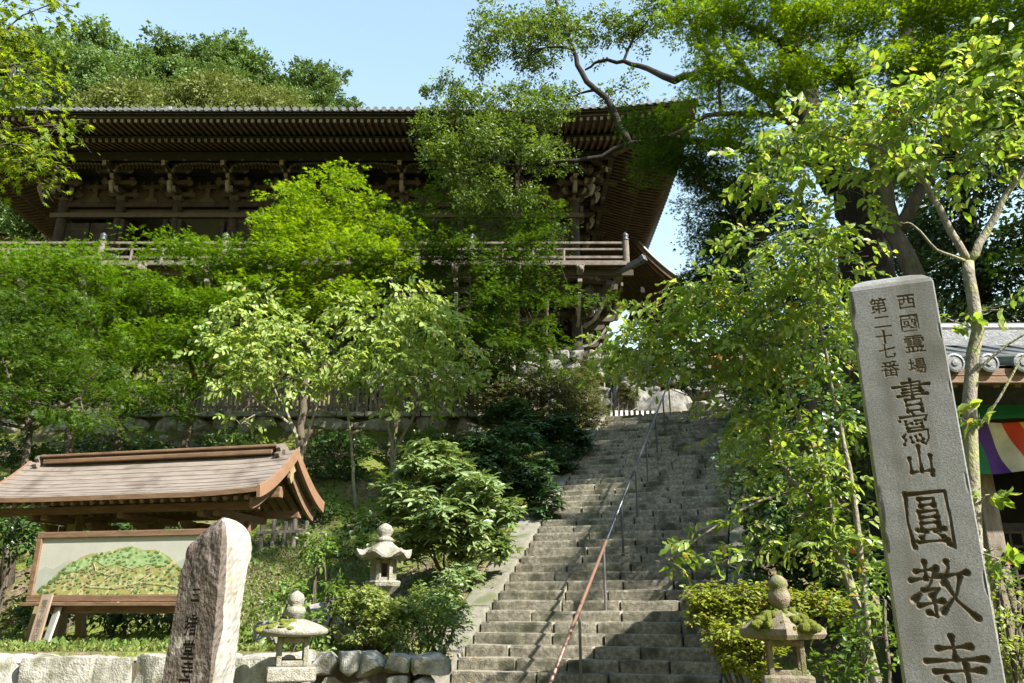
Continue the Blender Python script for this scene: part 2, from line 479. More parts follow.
L_(noise_(22).outputs['Fac'], r2.inputs[0])
mr_ = _n(nt, 'ShaderNodeMapRange')
mr_.inputs['From Min'].default_value, mr_.inputs['From Max'].default_value = .40, .56
L_(noise_(.9).outputs['Fac'], mr_.inputs['Value'])
mx_ = _n(nt, 'ShaderNodeMix', data_type='RGBA')
L_(mr_.outputs[0], mx_.inputs['Factor']); L_(r1.outputs[0], mx_.inputs['A']); L_(r2.outputs[0], mx_.inputs['B'])
L_(mx_.outputs['Result'], p_.inputs['Base Color'])
b_ = _n(nt, 'ShaderNodeBump')
b_.inputs['Strength'].default_value, b_.inputs['Distance'].default_value = .9, .05
L_(noise_(26).outputs['Fac'], b_.inputs['Height']); L_(b_.outputs[0], p_.inputs['Normal'])
g_ = link('ground', tri_mesh('ground', V, T), gm)
g_['kind'] = 'structure'
g_.data.polygons.foreach_set('use_smooth', [True] * len(g_.data.polygons))

# ------------------------------------------------------------------ the flight of stone steps
stairs = thing('stone_staircase', 'long straight flight of worn grey stone steps climbing to the temple', 'staircase', (SX, SY, 0), -YAW_S)
rg = random.Random(5)                                    # local x = across, y = climb
for k in range(-3, 40):
    mb = MB()
    x = 0.0
    z1 = SZ + RISE * (k + 1)
    cuts = [0.0]
    while cuts[-1] < WID - .5:
        cuts.append(cuts[-1] + rg.uniform(.62, 1.25))
    cuts[-1] = WID
    if len(cuts) > 2 and cuts[-1] - cuts[-2] < .3:
        cuts.pop(-2)
    for q in range(len(cuts) - 1):
        w = cuts[q + 1] - cuts[q]
        dz = rg.uniform(-.008, .004)
        mb.rock(((cuts[q] + cuts[q + 1]) / 2, k * RUN + .26 + rg.uniform(-.012, .012), z1 - .13 + dz), (w - .012, .56, .27), amp=.006, seg=8, seed=k * 7 + q + 60, rnd=26, freq=7)
    mb.build('step', M['step'], stairs, smooth=False)
for b0, w, nm in ((-.50, .49, 'kerb'), (3.61, .40, 'kerb')):
    mb = MB()
    a = -.9
    q = 0
    while a < A_TOP:
        Lk = min(rg.uniform(1.1, 1.9), A_TOP + .1 - a)
        zc = SZ + SLOPE * (a + Lk / 2) + RISE * .72 - .16
        mb.rock((b0 + w / 2, a + Lk / 2, zc), (w, Lk * math.hypot(1, SLOPE) - .01, .34), rot=rotm('X', math.atan(SLOPE)), amp=.008, seg=9, seed=q + (5 if b0 < 0 else 40), rnd=24, freq=4)
        a += Lk
        q += 1
    mb.build(nm, M['kerb'], stairs)

# handrail in the middle of the flight
HB, HH = 1.86, .92
hr = thing('handrail', 'thin metal handrail up the middle of the steps, brown below and dark above', 'handrail', (SX, SY, 0), -YAW_S)
def rl(a, b=HB):
    return (b, a, SZ + SLOPE * a + RISE * .6 + HH)
A_MID, A_END = 1.76, A_TOP + .25
m_ = MB(); m_.tube([rl(-2.2), rl(.0), rl(A_MID)], .024, 10)
m_.build('lower_rail', M['rail_brown'], hr, smooth=True)
m_ = MB(); m_.tube([rl(A_MID), rl(6), rl(A_END), (HB, A_END + .5, rl(A_END)[2])], .022, 10)
m_.build('upper_rail', M['rail_black'], hr, smooth=True)
for i, a in enumerate([-1.7, -.12, 1.54, 3.15, 4.8, 6.35, 8.0, 9.6, 11.0]):
    m_ = MB()
    zb = SZ + RISE * (math.floor(a / RUN) + 1) - .02
    m_.tube([(HB, a, zb), (HB, a, rl(a)[2] - .015)], .020, 8)
    m_.tube([(HB, a, rl(a)[2] - .06), (HB, a, rl(a)[2] - .005)], .026, 8)
    m_.lathe([(.045, zb), (.045, zb + .02), (.022, zb + .028)], 10, (HB, a, 0))
    m_.build('post', M['steel'] if a < A_MID else M['rail_black'], hr, smooth=False)

# ------------------------------------------------------------------ carved writing (brush strokes as depth in the stone)
GLYPH = {
 'sho': [[(.28,.10),(.75,.08),(.73,.28)],[(.02,.21),(.98,.17)],[(.28,.30),(.74,.28)],[(.25,.40),(.78,.37)],[(.12,.50),(.90,.46)],[(.5,0),(.5,.56)],
         [(.3,.62),(.32,.98)],[(.3,.62),(.72,.60),(.70,.98)],[(.32,.78),(.7,.77)],[(.32,.95),(.7,.94)]],
 'sha': [[(.48,0),(.52,.07)],[(.1,.12),(.06,.24)],[(.1,.14),(.92,.1),(.84,.24)],[(.24,.26),(.27,.48)],[(.24,.36),(.42,.33)],[(.54,.26),(.76,.24),(.73,.46)],[(.56,.36),(.72,.34)],[(.26,.48),(.74,.46)],
         [(.3,.5),(.1,.74)],[(.28,.58),(.88,.54),(.86,.82),(.74,.98),(.64,.9)],[(.16,.82),(.1,.96)],[(.32,.76),(.36,.9)],[(.48,.73),(.52,.86)],[(.62,.70),(.69,.82)]],
 'san': [[(.5,0),(.5,.85)],[(.12,.4),(.14,.88)],[(.14,.88),(.88,.84)],[(.88,.34),(.86,.98)]],
 'en':  [[(.06,.05),(.03,.55),(.10,.98)],[(.06,.07),(.92,.03),(.95,.5),(.94,1.0),(.84,.94)],[(.2,.9),(.82,.88)],[(.34,.16),(.36,.28)],[(.34,.16),(.66,.15),(.64,.27)],[(.36,.27),(.64,.26)],
         [(.3,.38),(.31,.7)],[(.3,.38),(.69,.36),(.68,.7)],[(.32,.48),(.67,.47)],[(.32,.58),(.67,.57)],[(.22,.70),(.78,.68)],[(.4,.72),(.28,.83)],[(.58,.72),(.74,.82)]],
 'kyo': [[(.12,.16),(.44,.13)],[(.28,0),(.27,.28)],[(.02,.31),(.52,.25)],[(.46,.1),(.30,.40),(.02,.64)],[(.2,.48),(.46,.45),(.32,.58)],[(.34,.56),(.36,.92),(.24,.85)],[(.1,.74),(.48,.66)],
         [(.64,0),(.66,.1),(.54,.36)],[(.6,.24),(.94,.19)],[(.82,.24),(.72,.55),(.46,.84)],[(.58,.36),(.72,.66),(1.0,.94)]],
 'ji':  [[(.24,.2),(.76,.16)],[(.48,0),(.5,.36)],[(.02,.41),(.98,.36)],[(.14,.58),(.9,.54)],[(.64,.44),(.66,.98),(.52,.92)],[(.3,.68),(.42,.8)]],
}
def stroke_depth(U, W_, x0, y0, sx, sy, strokes, hw, dep, D):
    """V-cut strokes of half-width hw into the depth field D over face coordinates U (across), W_ (down)"""
    for st in strokes:
        P = [np.array([x0 + a * sx, y0 + b * sy]) for a, b in st]
        n = len(P) - 1
        for i in range(n):
            a, b = P[i], P[i + 1]
            ab = b - a
            t = np.clip(((U - a[0]) * ab[0] + (W_ - a[1]) * ab[1]) / max(ab @ ab, 1e-9), 0, 1)
            d = np.hypot(U - a[0] - t * ab[0], W_ - a[1] - t * ab[1])
            g = (i + t) / n
            w = hw * (1.05 - .55 * np.sin(math.pi * np.clip(g, 0, 1)) + .12 * (g > .85))
            D[:] = np.maximum(D, np.clip((w - d) / hw, 0, 1) * dep * 1.6)
def font_depth(U, W_, x0, y0, size, ch, dep, D, du):
    """a character of the built-in font pressed into the depth field"""
    cu = bpy.data.curves.new('txt', 'FONT')
    cu.body, cu.size, cu.offset, cu.resolution_u = ch, 1.0, .008, 3
    cu.align_x, cu.align_y = 'CENTER', 'CENTER'
    o = bpy.data.objects.new('txt', cu)
    COL.objects.link(o)
    dg = bpy.context.evaluated_depsgraph_get()
    me = bpy.data.meshes.new_from_object(o.evaluated_get(dg))
    me.calc_loop_triangles()
    vv = np.array([v.co[:2] for v in me.vertices])
    tt = [t.vertices[:] for t in me.loop_triangles]
    bpy.data.objects.remove(o); bpy.data.curves.remove(cu); bpy.data.meshes.remove(me)
    if len(vv) == 0:
        return
    lo, hi = vv.min(0), vv.max(0)
    vv = (vv - (lo + hi) / 2) / max((hi - lo).max(), 1e-6) * size
    X, Yv = vv[:, 0] + x0, -vv[:, 1] + y0
    inside = np.zeros(U.shape, bool)
    sel = (np.abs(U - x0) < size * .6) & (np.abs(W_ - y0) < size * .6)
    u, w = U[sel], W_[sel]
    ins = np.zeros(u.shape, bool)
    for t in tt:
        ax, ay, bx, by, cx, cy = X[t[0]], Yv[t[0]], X[t[1]], Yv[t[1]], X[t[2]], Yv[t[2]]
        d1 = (u - bx) * (ay - by) - (ax - bx) * (w - by)
        d2 = (u - cx) * (by - cy) - (bx - cx) * (w - cy)
        d3 = (u - ax) * (cy - ay) - (cx - ax) * (w - ay)
        ins |= ~(((d1 < 0) | (d2 < 0) | (d3 < 0)) & ((d1 > 0) | (d2 > 0) | (d3 > 0)))
    inside[sel] = ins
    q = inside.astype(float)
    e = inside.copy()
    e[1:-1, 1:-1] = inside[1:-1, 1:-1] & inside[2:, 1:-1] & inside[:-2, 1:-1] & inside[1:-1, 2:] & inside[1:-1, :-2]
    D[:] = np.maximum(D, (q * .5 + e * .5) * dep)

# ------------------------------------------------------------------ tall inscribed pillar
PY, PWID, PDEP, PYAW = 3.5, .375, .34, R(23)
PRM = rotz(-PYAW)                                        # local x across the face, y into the stone
pt = at(938.6, 284, PY); pb = at(1001, 683, PY)
fr = (pt + pb) / 2                                       # a point on the edge away from the steps
pn = PRM @ np.array([0, -1, 0.])
pc = np.array([fr[0], fr[1], 0]) - PRM @ np.array([PWID / 2, 0, 0])
pil = thing('stone_pillar', 'tall square granite pillar carved with a column of large characters', 'pillar', (pc[0], pc[1], 0), -PYAW)
def face_uv(px, py):
    """where pixel (px, py) meets the face of the pillar, in its own frame"""
    d = at(px, py, 1.0) - np.array([0, 0, EYE])
    o = np.array([0, 0, EYE]) - np.array([pc[0], pc[1], 0])
    t = -(o @ pn) / (d @ pn)
    h = PRM.T @ (o + d * t)
    return h[0], h[2]
ZT = face_uv(900, 285)[1]
z_low = 1.0
du = .0034
us = np.linspace(-PWID / 2 + .006, PWID / 2 - .006, int(PWID / du))
zs = np.linspace(ZT, z_low, int((ZT - z_low) / du))
W_, U = np.meshgrid(zs, us, indexing='ij')
Dw = np.zeros(U.shape)
Wd = -W_
def put(gl, cx, cy, wpx, hpx, hw, dep):
    u0, z0 = face_uv(cx, cy)
    ul, _z = face_uv(cx - wpx / 2, cy); ur, _z = face_uv(cx + wpx / 2, cy)
    _u, za = face_uv(cx, cy - hpx / 2); _u, zb_ = face_uv(cx, cy + hpx / 2)
    stroke_depth(U, Wd, u0 - (ur - ul) / 2, -za, ur - ul, za - zb_, GLYPH[gl], hw, dep, Dw)
put('sho', 912, 396, 38, 33, .0085, .009)
put('sha', 915, 429, 33, 33, .0072, .008)
put('san', 920, 461, 28, 30, .0105, .010)
put('en', 929, 519, 47, 58, .0125, .013)
put('kyo', 942, 592, 62, 60, .0145, .014)
put('ji', 957, 668, 62, 62, .0155, .015)
for ch, cx, cy, s_ in (('西', 906, 302, .074), ('國', 909, 323, .080), ('霊', 914, 344, .084), ('場', 917, 366, .074), ('第', 878, 306, .078), ('二', 882, 322, .074), ('十', 884, 337, .070), ('七', 887, 351, .072), ('番', 890, 369, .078)):
    u0, z0 = face_uv(cx, cy)
    font_depth(U, Wd, u0, -z0, s_, ch, .006, Dw, du)
edge_ = np.clip((np.abs(U) - (PWID / 2 - .018)) / .012, 0, 1)           # chipped arrises
chip_ = np.clip(wav(np.stack([U * 3, W_ * 0, W_], -1).reshape(-1, 3), 26, 12).reshape(U.shape) - .35, 0, 1) * .016
Df = Dw + edge_ * chip_ + .0004 * wav(np.stack([U, U * 0, W_], -1).reshape(-1, 3), 40, 13).reshape(U.shape)
VV = np.stack([U, Df, W_], -1).reshape(-1, 3)
nr, nc = U.shape
q0 = (np.arange(nr - 1)[:, None] * nc + np.arange(nc - 1)[None]).ravel()
q = np.stack([q0, q0 + nc, q0 + nc + 1, q0 + 1], 1)
deep = Dw.ravel()[q].max(1) > .0016
for sel, nm, mt in ((~deep, 'face', M['granite']), (deep, 'inscription', M['groove'])):
    qq = q[sel]
    T = np.concatenate([qq[:, [0, 1, 2]], qq[:, [0, 2, 3]]])
    used, inv = np.unique(T, return_inverse=True)
    link(nm, tri_mesh(nm, VV[used], inv.reshape(-1, 3)), mt, pil)
mb = MB()
hx, dp = PWID / 2, PDEP
c_ = .006
# shaft behind the carved face, with a shallow pointed top
mb.add([(-hx, c_, 0), (-hx, dp, 0), (-hx, dp, ZT), (-hx, c_, ZT), (hx, c_, 0), (hx, dp, 0), (hx, dp, ZT), (hx, c_, ZT)],
       [(0, 1, 2, 3)[::-1]], 1)
mb.add([(-hx, c_, 0), (-hx, dp, 0), (-hx, dp, ZT), (-hx, c_, ZT), (hx, c_, 0), (hx, dp, 0), (hx, dp, ZT), (hx, c_, ZT)],
       [(4, 5, 6, 7), (1, 5, 6, 2)[::-1]], 0)
mb.add([(-hx, c_, 0), (-hx + c_, 0, 0), (-hx + c_, 0, ZT), (-hx, c_, ZT)], [(0, 1, 2, 3)], 1)
mb.add([(hx, c_, 0), (hx - c_, 0, 0), (hx - c_, 0, ZT), (hx, c_, ZT)], [(0, 1, 2, 3)[::-1]], 0)
mb.add([(-hx + c_, 0, 0), (hx - c_, 0, 0), (hx - c_, 0, z_low), (-hx + c_, 0, z_low)], [(0, 1, 2, 3)], 0)
mb.build('shaft', [M['granite'], M['mossy_side']], pil)
mb = MB()
rr = []
ring = [(-hx, c_), (-hx + c_, 0), (0, 0), (hx - c_, 0), (hx, c_), (hx, dp), (0, dp), (-hx, dp)]
lv = [(1, 0), (.955, .022), (.80, .05), (.55, .072), (.25, .086), (.02, .09)]
VV = [(x * s_, dp / 2 + (y - dp / 2) * s_, ZT + h) for s_, h in lv for x, y in ring]
FF = [(i * 8 + j, i * 8 + (j + 1) % 8, (i + 1) * 8 + (j + 1) % 8, (i + 1) * 8 + j) for i in range(5) for j in range(8)]
mb.add(VV, FF)
mb.build('top', M['granite'], pil)
mb = MB()
mb.box((0, dp / 2, .14), (.62, .58, .18))
mb.build('plinth', M['granite'], pil, bevel=.02)

# ------------------------------------------------------------------ leaning weathered stele
def interp_edge(p1, p2, z):
    t = (z - p1[2]) / (p2[2] - p1[2])
    return p1[:2] + (p2[:2] - p1[:2]) * t
A1, A2 = at(160, 683, 5.62), at(187, 545, 5.62)
B1, B2 = at(210, 683, 5.45), at(222, 540, 5.47)
C1, C2 = at(236, 683, 5.78), at(251, 560, 5.78)
zt = at(230, 516, 5.6)[2]
steleb = ((A1 + B1 + C1) / 3)[:2]
stele = thing('stone_stele', 'rough brown standing stone with carved characters and a side coloured pale as sunlight', 'stele', (steleb[0], steleb[1], 0))
nz, nu = 330, 300
zs = np.linspace(.05, zt, nz)
rows = []
gu = np.linspace(0, 1, nu, endpoint=False)
face_u = None
for z in zs:
    A, B, C = interp_edge(A1, A2, z), interp_edge(B1, B2, z), interp_edge(C1, C2, z)
    Dd = A + (C - B) * .9 + np.array([0, .08])
    c4 = [A, B, C, Dd]
    segs = [0, .46, .66, .88, 1.0]
    # taper of the crown: lower over the carved face, highest near the ridge
    P = np.zeros((nu, 2))
    for i in range(4):
        m__ = (gu >= segs[i]) & (gu < segs[i + 1])
        t = (gu[m__] - segs[i]) / (segs[i + 1] - segs[i])
        P[m__] = c4[i] + (c4[(i + 1) % 4] - c4[i]) * t[:, None]
    for _ in range(3):
        P = (np.roll(P, 1, 0) + P * 2 + np.roll(P, -1, 0)) / 4
    rows.append(P)
P = np.stack(rows)                                       # nz, nu, 2
cen = P.mean(1, keepdims=True)
hfrac = np.clip((zt - zs) / .20, 0, 1)
shrink = np.sqrt(np.clip(1 - (1 - hfrac) ** 2, .0004, 1))
P = cen + (P - cen) * shrink[:, None, None]
# shoulder: the carved side's top is cut lower
Zg = np.repeat(zs[:, None], nu, 1)
lowside = np.clip((cen[:, :, 0] + .02 - P[:, :, 0]) / .2, 0, 1)
Zg = Zg - lowside * .12 * np.clip((zs - zt + .35) / .35, 0, 1)[:, None]
V3 = np.concatenate([P, Zg[:, :, None]], -1).reshape(-1, 3)
cenf = np.concatenate([np.repeat(cen, nu, 1), Zg[:, :, None]], -1).reshape(-1, 3)
N3 = nrm(V3 - cenf)
off = wav(V3, 5, 3) * .016 + wav(V3 * np.array([1, 1, .5]), 15, 4) * .010 + wav(V3 * np.array([1, 1, .6]), 38, 5) * .005 + wav(V3, 90, 6) * .0025 - .02 * np.clip(wav(V3, 9, 9) - .55, 0, 1)
calm = (1 - .65 * np.clip((.46 - np.repeat(gu[None], nz, 0)) / .1, 0, 1) * np.clip((zt - .25 - Zg) / .35, 0, 1)).ravel()   # the carved side was dressed flat
V3 = V3 + N3 * (off * calm)[:, None]
# characters down the carved face
fx = np.repeat(gu[None] / .46, nz, 0)                    # 0 at A, 1 at B
wface = np.linalg.norm(B1[:2] - A1[:2])
Uf, Wf = fx * wface, -Zg
Ds = np.zeros(Uf.shape)
ok = fx < 1
for ch, px, py, s_ in (('三', 196, 595, .09), ('し', 195, 612, .06), ('猪', 190, 626, .125), ('堂', 188, 650, .115), ('寺', 187, 670, .10), ('四', 183, 688, .10)):
    z = at(px, py, 5.53)[2]
    A, B = interp_edge(A1, A2, z), interp_edge(B1, B2, z)
    xw = at(px, py, 5.54)[0]
    t = (xw - A[0]) / (B[0] - A[0])
    font_depth(Uf, Wf, t * wface, -z, s_, ch, .014, Ds, .005)
V3 = V3 - N3 * np.where(ok, Ds, 0).reshape(-1)[:, None]
V3[:, :2] -= steleb
q0 = (np.arange(nz - 1)[:, None] * nu + np.arange(nu)[None])
q1 = (np.arange(nz - 1)[:, None] * nu + (np.arange(nu)[None] + 1) % nu)
q = np.stack([q0, q1, q1 + nu, q0 + nu], -1).reshape(-1, 4)
deep = (np.where(ok, Ds, 0).ravel()[q].max(1) > .003)
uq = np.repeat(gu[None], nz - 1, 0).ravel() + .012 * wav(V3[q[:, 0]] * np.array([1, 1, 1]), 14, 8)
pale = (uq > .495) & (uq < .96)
for sel, nm, mt in ((~deep & ~pale, 'carved_side', M['stele']), (~deep & pale, 'lit_side', M['stele_lit']), (deep, 'inscription', M['groove_dark'])):
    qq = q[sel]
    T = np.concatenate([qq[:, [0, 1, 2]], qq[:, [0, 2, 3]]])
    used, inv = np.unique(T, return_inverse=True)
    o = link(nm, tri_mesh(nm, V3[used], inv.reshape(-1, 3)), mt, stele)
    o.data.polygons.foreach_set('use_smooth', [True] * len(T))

# ------------------------------------------------------------------ low walls
def course_wall(name, label, x0, x1, y, z0, z1, courses, mat, seed, coping=None, dep=.45, rng=(.5, 1.0), cat='stone wall', rough=.02, rnd=7, yaw=0.0, facets=3):
    t = thing(name, label, cat, ((x0 + x1) / 2, y, z0), yaw)
    r = random.Random(seed)
    mb = MB()
    n = 0
    for c in range(courses):
        h = (z1 - z0) / courses
        x = x0 - (x0 + x1) / 2 - r.uniform(0, .3)
        while x < (x1 - x0) / 2:
            w = r.uniform(*rng)
            mb.rock((x + w / 2, dep / 2 + r.uniform(-.03, .03), h * (c + .5)), (w + .01, dep, h + .015), amp=rough, seg=11, seed=seed + n, rnd=rnd, freq=5, facets=facets)
            x += w
            n += 1
    mb.build('stonework', mat, t)
    mb = MB(); mb.box((0, dep * .62, (z1 - z0) * .46), (x1 - x0 - .06, dep * .7, (z1 - z0) * .9)); mb.build('soil_core', M['bark'], t)
    if coping:
        mb = MB()
        x = -(x1 - x0) / 2
        while x < (x1 - x0) / 2:
            w = min(r.uniform(.8, 1.7), (x1 - x0) / 2 - x)
            mb.rock((x + w / 2, dep / 2 - .02, z1 - z0 + coping / 2), (w - .01, dep + .12, coping), amp=.008, seg=5, seed=seed + n, rnd=20, freq=4)
            x += w
            n += 1
        mb.build('coping', mat, t)
    return t
course_wall('low_stone_wall', 'low pale wall of big cut stones in front of the map shelter', -9.5, -3.0, 9.45, .27, 1.07, 1, M['wallstone'], 31, rng=(.42, .8), rough=.028, rnd=18, facets=1)
course_wall('rubble_wall', 'low wall of rough round stones below the azalea bush', -2.35, -1.10, 9.45, .2, 1.10, 4, M['wallstone'], 71, rng=(.2, .46), rough=.03, rnd=8, facets=6)
zf0, zf1 = 6.0, 6.78
course_wall('retaining_wall', 'sunlit retaining wall of pale stone under the wooden fence', -24, 1.0, 23.3, 5.85, 6.98, 2, M['wallstone'], 131, coping=.15, rng=(.6, 1.3), rough=.03, rnd=8, facets=6)

# fence on the retaining wall
fx0, fx1, fy = -24.0, .9, 23.55
fen = thing('wooden_fence', 'brown fence of upright wooden slats along the top of the retaining wall', 'fence', ((fx0 + fx1) / 2, fy, 7.15))
mb = MB(); r = random.Random(2)
x = fx0
while x < fx1:
    mb.box((x - (fx0 + fx1) / 2, 0, .42 + r.uniform(-.012, .012)), (.075, .03, .80))
    x += .135
mb.build('slats', M['fence_wood'], fen)
for z in (.20, .68):
    mb = MB(); mb.box((0, .04, z), (fx1 - fx0, .05, .07)); mb.build('rail', M['fence_wood'], fen)
mb = MB(); mb.box((0, 0.02, .0), (fx1 - fx0, .12, .10)); mb.build('sill', M['old_wood'], fen)
x = fx0 + .5
while x < fx1:
    mb = MB(); mb.box((x - (fx0 + fx1) / 2, .10, .42), (.10, .10, .92)); mb.build('post', M['fence_wood'], fen)
    x += 2.0
# small white picket fence at the head of the steps
p0 = at(606, 414, 23.4)
pf = thing('picket_fence', 'short white picket fence beside the head of the steps', 'fence', (p0[0], p0[1], Z_TOP), -.12)
mb = MB()
for i in range(10):
    mb.box((i * .155, 0, .22), (.075, .025, .48 - .012 * i))
mb.build('slats', M['white_paint'], pf)
mb = MB(); mb.box((.7, .03, .12), (1.5, .03, .06)); mb.build('rail', M['white_paint'], pf)
# ------------------------------------------------------------------ roofed shelter for the map
SHY = R(13)
she_r = rotz(-SHY)
Fr = at(256, 497, 11.0)                                  # front corner of the eave
D2, RL = 1.0, 4.75                                       # half depth, roof length
dv, rv = np.array([math.sin(SHY), math.cos(SHY), 0]), np.array([math.cos(SHY), -math.sin(SHY), 0])
sc = Fr + dv * D2 - rv * RL / 2
ZG = 1.1
shel = thing('map_shelter', 'small roofed wooden shelter with a curved brown copper roof', 'shelter', (sc[0], sc[1], ZG), -SHY)
ze, zr = Fr[2] - ZG, 3.80 - ZG
def roof_z(t):                                           # t 0 at the eave, 1 at the ridge: a sagging curve
    return ze + .10 + (zr - ze - .10) * (t ** 1.7 * .62 + t * .38) 
prof = [(-D2 * (1 - t), roof_z(t)) for t in np.linspace(0, 1, 12)] + [(D2 * (1 - t), roof_z(t)) for t in np.linspace(1, 0, 12)[1:]]
under = [(y * 1.0, z - .085) for y, z in prof][::-1]
def up_x(x):                                             # eaves lift towards the gable ends
    return .05 * np.clip((abs(x) / (RL / 2) - .5) / .5, 0, 1) ** 2
mb = MB()
nx = 25
xs = np.linspace(-RL / 2, RL / 2, nx)
npr = len(prof)
Vt = []
for x in xs:
    for y, z in prof: Vt.append((x, y, z + up_x(x)))
Ft = [(i * npr + j, (i + 1) * npr + j, (i + 1) * npr + j + 1, i * npr + j + 1) for i in range(nx - 1) for j in range(npr - 1)]
mb.add(Vt, Ft)
Vb = [(x, y, z - .07) for x, y, z in Vt]
mb.add(Vb, [f[::-1] for f in Ft])
for j in (0, npr - 1):
    mb.add([Vt[i * npr + j] for i in range(nx)] + [Vb[i * npr + j] for i in range(nx)], [(i, i + 1, nx + i + 1, nx + i) if j == 0 else (i + 1, i, nx + i, nx + i + 1) for i in range(nx - 1)], 1)
for i in (0, nx - 1):
    mb.add([Vt[i * npr + j] for j in range(npr)] + [Vb[i * npr + j] for j in range(npr)], [(j, j + 1, npr + j + 1, npr + j) for j in range(npr - 1)], 1)
rf = mb.build('roof', [M['shelter_roof'], M['shelter_wood']], shel)
# standing seams of the sheet copper, running with the eave, and cross joints
mb = MB()
for t in np.linspace(.07, .93, 9):
    for s_ in (-1, 1):
        y, z = s_ * D2 * (1 - t), roof_z(t)
        for a_, b_ in zip(xs[:-1], xs[1:]):
            mb.beam((a_, y, z + up_x(a_) + .002), (b_, y, z + up_x(b_) + .002), .014, .006)
mb.build('seam', M['shelter_roof'], rf)
mb = MB()
mb.box((0, 0, zr + .02), (RL * .86, .24, .07)); mb.box((0, 0, zr + .072), (RL * .87, .18, .034), m=0)
mb.box((0, 0, zr + .112), (RL * .89, .25, .045))
mb.build('ridge', M['shelter_wood'], rf, bevel=.012)
for s_ in (-1, 1):
    mb = MB()
    mb.prism([(-.17, -.12), (.17, -.12), (.20, -.05), (.12, .0), (.17, .07), (.10, .15), (0, .19), (-.10, .15), (-.17, .07), (-.12, 0), (-.20, -.05)], (s_ * RL * .445, 0, zr + .02), (0, .85, 0), (0, 0, .75), (.07 * s_, 0, 0))
    mb.prism([(-.07, -.05), (.07, -.05), (.08, .05), (0, .1), (-.08, .05)], (s_ * (RL * .445 + .03), 0, zr + .02), (0, .85, 0), (0, 0, .75), (.09 * s_, 0, 0))
    mb.build('ridge_end_tile', M['shelter_roof'], rf, bevel=.01)
    # broad curved bargeboard on the gable
    mb = MB()
    o1 = [(y, z + .02) for y, z in prof]
    o2 = [(y * .965, z - .16) for y, z in prof][::-1]
    for j in range(npr - 1):
        quad = [prof[j], prof[j + 1]]
        (ya, za), (yb, zb_) = quad
        x = s_ * (RL / 2 - .005)
        w = .15
        V8 = [(x, ya, za + .07), (x, yb, zb_ + .07), (x, yb * .985, zb_ - w + .05), (x, ya * .985, za - w + .05)]
        V8 += [(x + s_ * .05, p[1], p[2]) for p in V8]
        mb.add(V8, [(0, 1, 2, 3), (4, 7, 6, 5), (0, 4, 5, 1), (1, 5, 6, 2), (2, 6, 7, 3), (3, 7, 4, 0)])
    mb.build('bargeboard', M['barge'], rf)
    mb = MB()
    for j in range(npr - 1):
        (ya, za), (yb, zb_) = prof[j], prof[j + 1]
        x = s_ * (RL / 2 - .14)
        V8 = [(x, ya * .93, za - .09), (x, yb * .93, zb_ - .09), (x, yb * .90, zb_ - .24), (x, ya * .90, za - .24)]
        V8 += [(x + s_ * .05, p[1], p[2]) for p in V8]
        mb.add(V8, [(0, 1, 2, 3), (4, 7, 6, 5), (0, 4, 5, 1), (1, 5, 6, 2), (2, 6, 7, 3), (3, 7, 4, 0)])
    mb.build('inner_bargeboard', M['shelter_wood'], rf)
    mb = MB()                                            # gable pendant
    mb.prism([(-.11, .14), (.11, .14), (.13, .02), (.05, -.03), (.06, -.12), (0, -.2), (-.06, -.12), (-.05, -.03), (-.13, .02)], (s_ * (RL / 2 - .07), 0, zr - .26), (0, 1, 0), (0, 0, 1), (.04 * s_, 0, 0))
    mb.build('gable_pendant', M['post_wood'], rf, bevel=.008)
# posts, beams, bracket blocks, rafters
POST = 1.32
for x in (-POST, POST):
    mb = MB(); mb.box((x, 0, 1.05), (.17, .17, 2.1)); mb.build('post', M['post_wood'], shel, bevel=.012)
    for s_ in (-1, 1):
        mb = MB(); mb.box((x + .0, s_ * .42, .45), (.12, .12, .95), rotm('X', s_ * .22)); mb.build('brace', M['post_wood'], shel, bevel=.01)
for y, z, h in ((0, 2.12, .16), (-.62, ze - .06, .11), (.62, ze - .06, .11), (0, zr - .22, .12)):
    mb = MB(); mb.box((0, y, z), (RL - .35, .11, h)); mb.build('beam', M['shelter_wood'], shel, bevel=.008)
for x in (-POST - .25, -POST, 0, POST, POST + .25):
    mb = MB(); mb.box((x, 0, ze - .15), (.10, 1.34, .10)); mb.build('cross_beam', M['shelter_wood'], shel, bevel=.008)
for k in range(5):
    x = -POST - .3 + k * (2 * POST + .6) / 4
    mb = MB()
    mb.prism([(-.02, -.10), (.04, -.11), (.13, -.05), (.20, -.03), (.26, .05), (-.02, .05)], (x - .05, -.08, ze - .26), (0, -1, 0), (0, 0, 1), (.10, 0, 0))
    mb.prism([(-.02, -.10), (.04, -.11), (.13, -.05), (.20, -.03), (.26, .05), (-.02, .05)], (x - .05, .08, ze - .26), (0, 1, 0), (0, 0, 1), (.10, 0, 0))
    mb.build('bracket', M['shelter_wood'], shel, bevel=.006)
mb = MB()
x = -RL / 2 + .12
while x < RL / 2 - .1:
    for s_ in (-1, 1):
        mb.beam((x, s_ * (D2 - .04), ze + .0), (x, s_ * .05, zr - .26), .055, .06)
    x += .165
mb.build('rafters', M['shelter_wood'], shel)

